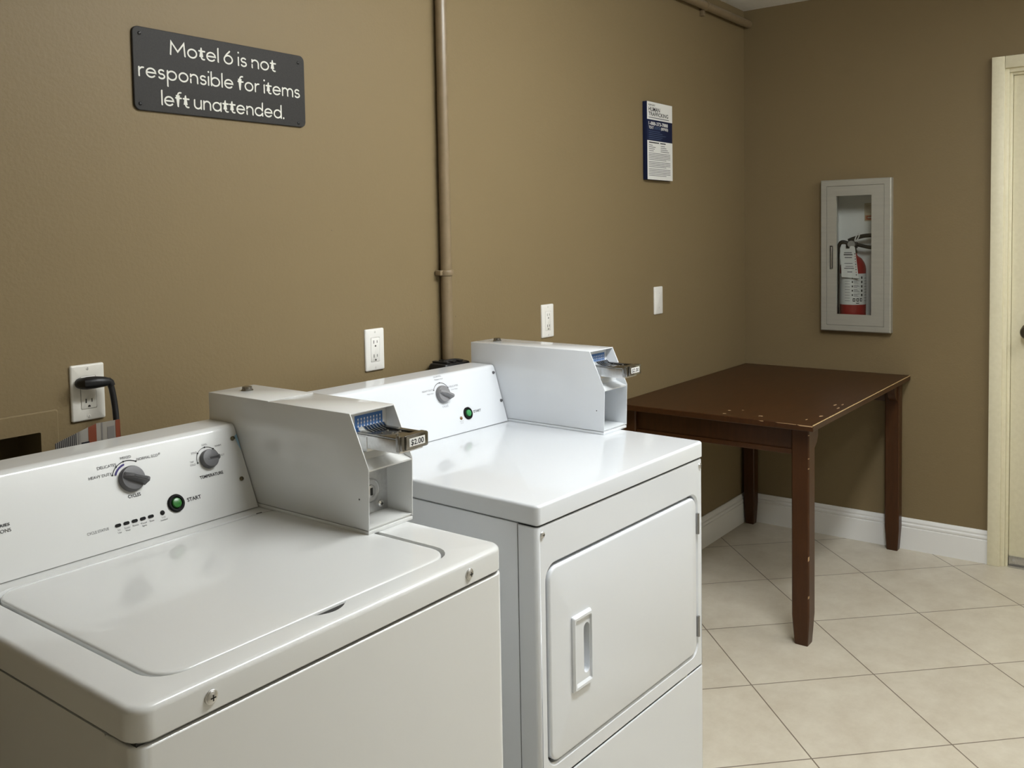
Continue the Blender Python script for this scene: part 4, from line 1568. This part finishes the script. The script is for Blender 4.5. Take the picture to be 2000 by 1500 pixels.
# wear along the front corner and chipped spots on the top
pt_ = Plane((0, 0, tz), (1, 0, 0), (0, 1, 0))
ex, ey = tx0 - OXt, ty0 - OYt
for (a, b, rx, ry) in ((0.17, 0.030, .012, .006), (0.085, 0.052, .010, .0035), (0.345, 0.026, .016, .004), (0.42, 0.034, .013, .004), (0.40, 0.055, .020, .004),
                       (0.06, 0.205, .006, .012), (0.035, 0.33, .005, .008), (0.10, 0.34, .006, .006), (0.13, 0.30, .004, .004)):
    n_ = 9
    f = bm.faces.new([bm.verts.new(pt_(ex + a + rx * (0.75 + 0.3 * random.random()) * math.cos(2 * math.pi * k / n_), ey + b + ry * (0.7 + 0.35 * random.random()) * math.sin(2 * math.pi * k / n_), 0.0003)) for k in range(n_)])
    f.material_index = 2
pe = Plane((ex, ey, tz), (0, 1, 0), (0, 0, -1))
for (b0, b1, h0, h1) in ((0.0, 0.055, 0.0003, 0.0042), (0.055, 0.13, 0.0003, 0.0018), (0.17, 0.19, 0.0005, 0.003)):
    f = bm.faces.new([bm.verts.new((ex - 0.0002, ey + q1, tz - 0.0018 - q2)) for q1, q2 in ((b0 + .002, h0), (b1, h0), (b1 - 0.01, h1), (b0 + .002, h1))])
    f.material_index = 2
obj('tabletop', bm, [M['wood'], M['worn'], M['chip']], tb_, recalc=False)


def leg(x0, x1, y0, y1, nicks=False):
    bm = NB()
    ch = 0.004
    def sec(i, z, k):
        cx, cy = (x0 + x1) / 2, (y0 + y1) / 2
        p = [(x0 + ch, y0), (x1 - ch, y0), (x1, y0 + ch), (x1, y1 - ch), (x1 - ch, y1), (x0 + ch, y1), (x0, y1 - ch), (x0, y0 + ch)]
        return [(cx + (a - cx) * k - OXt, cy + (b - cy) * k - OYt, z) for a, b in p]
    loft(bm, [sec(0, 0.0, 0.74), sec(0, 0.004, 0.78), sec(0, 0.105, 1.0), sec(0, tz - 0.0225, 1.0)], True, True)
    if nicks:
        for z, h in ((0.655, 0.004), (0.62, 0.005), (0.735, .004), (0.30, 0.02), (0.17, .012)):
            bm.faces.new([bm.verts.new((x0 - OXt + a, y0 - OYt + b, z + c)) for a, b, c in ((-0.0003, ch * .9, 0), (ch * .9, -0.0003, h * .3), (ch * .7, -0.0003, h), (-0.0003, ch * .8, h * .8))]).material_index = 1
    return obj('leg', bm, [M['woodleg'], M['chip']], tb_, recalc=not nicks)


lxs = ((-1.2215, -1.1610), (-0.0680, -0.0165))
lys = ((-0.7420, -0.6810), (-0.0720, -0.0180))
for i, (a, b) in enumerate(lxs):
    for j, (c, d) in enumerate(lys):
        leg(a, b, c, d, i == 0 and j == 0)
# end aprons with a bead along the bottom, corner blocks at the legs
for (xa, xb, s) in ((-1.2085, -1.190, -1), (-0.045, -0.026, 1)):
    bm = NB()
    box(bm, xa - OXt, xb - OXt, lys[0][1] - OYt, lys[1][0] - OYt, 0.666, tz - 0.0225, 0.001)
    x_ = (xa if s < 0 else xb) - OXt
    box(bm, min(x_, x_ + s * 0.006), max(x_, x_ + s * 0.006), lys[0][1] - OYt, lys[1][0] - OYt, 0.664, 0.682, 0.0025)
    obj('apron', bm, M['woodleg'], tb_)
bm = NB()
box(bm, lxs[0][1] - OXt, lxs[1][0] - OXt, -0.045 - OYt, -0.027 - OYt, 0.666, tz - 0.0225, 0.001)
obj('apron', bm, M['woodleg'], tb_)
for xa, s in ((lxs[0][1], 1), (lxs[1][0], -1)):
    bm = NB()
    prism(bm, [(0, 0.672), (s * 0.012, 0.676), (s * 0.040, 0.695), (s * 0.052, 0.715), (s * 0.055, tz - 0.0225), (0, tz - 0.0225)],
          lambda a, b, d: (xa + a - OXt, d - OYt, b), -0.735, -0.705)
    obj('corner_block', bm, M['woodleg'], tb_)
bm = NB()
box(bm, lxs[0][1] + 0.05 - OXt, lxs[1][0] - 0.05 - OXt, -0.700 - OYt, -0.682 - OYt, 0.722, tz - 0.0225, 0.001)
obj('side_rail', bm, M['woodleg'], tb_)
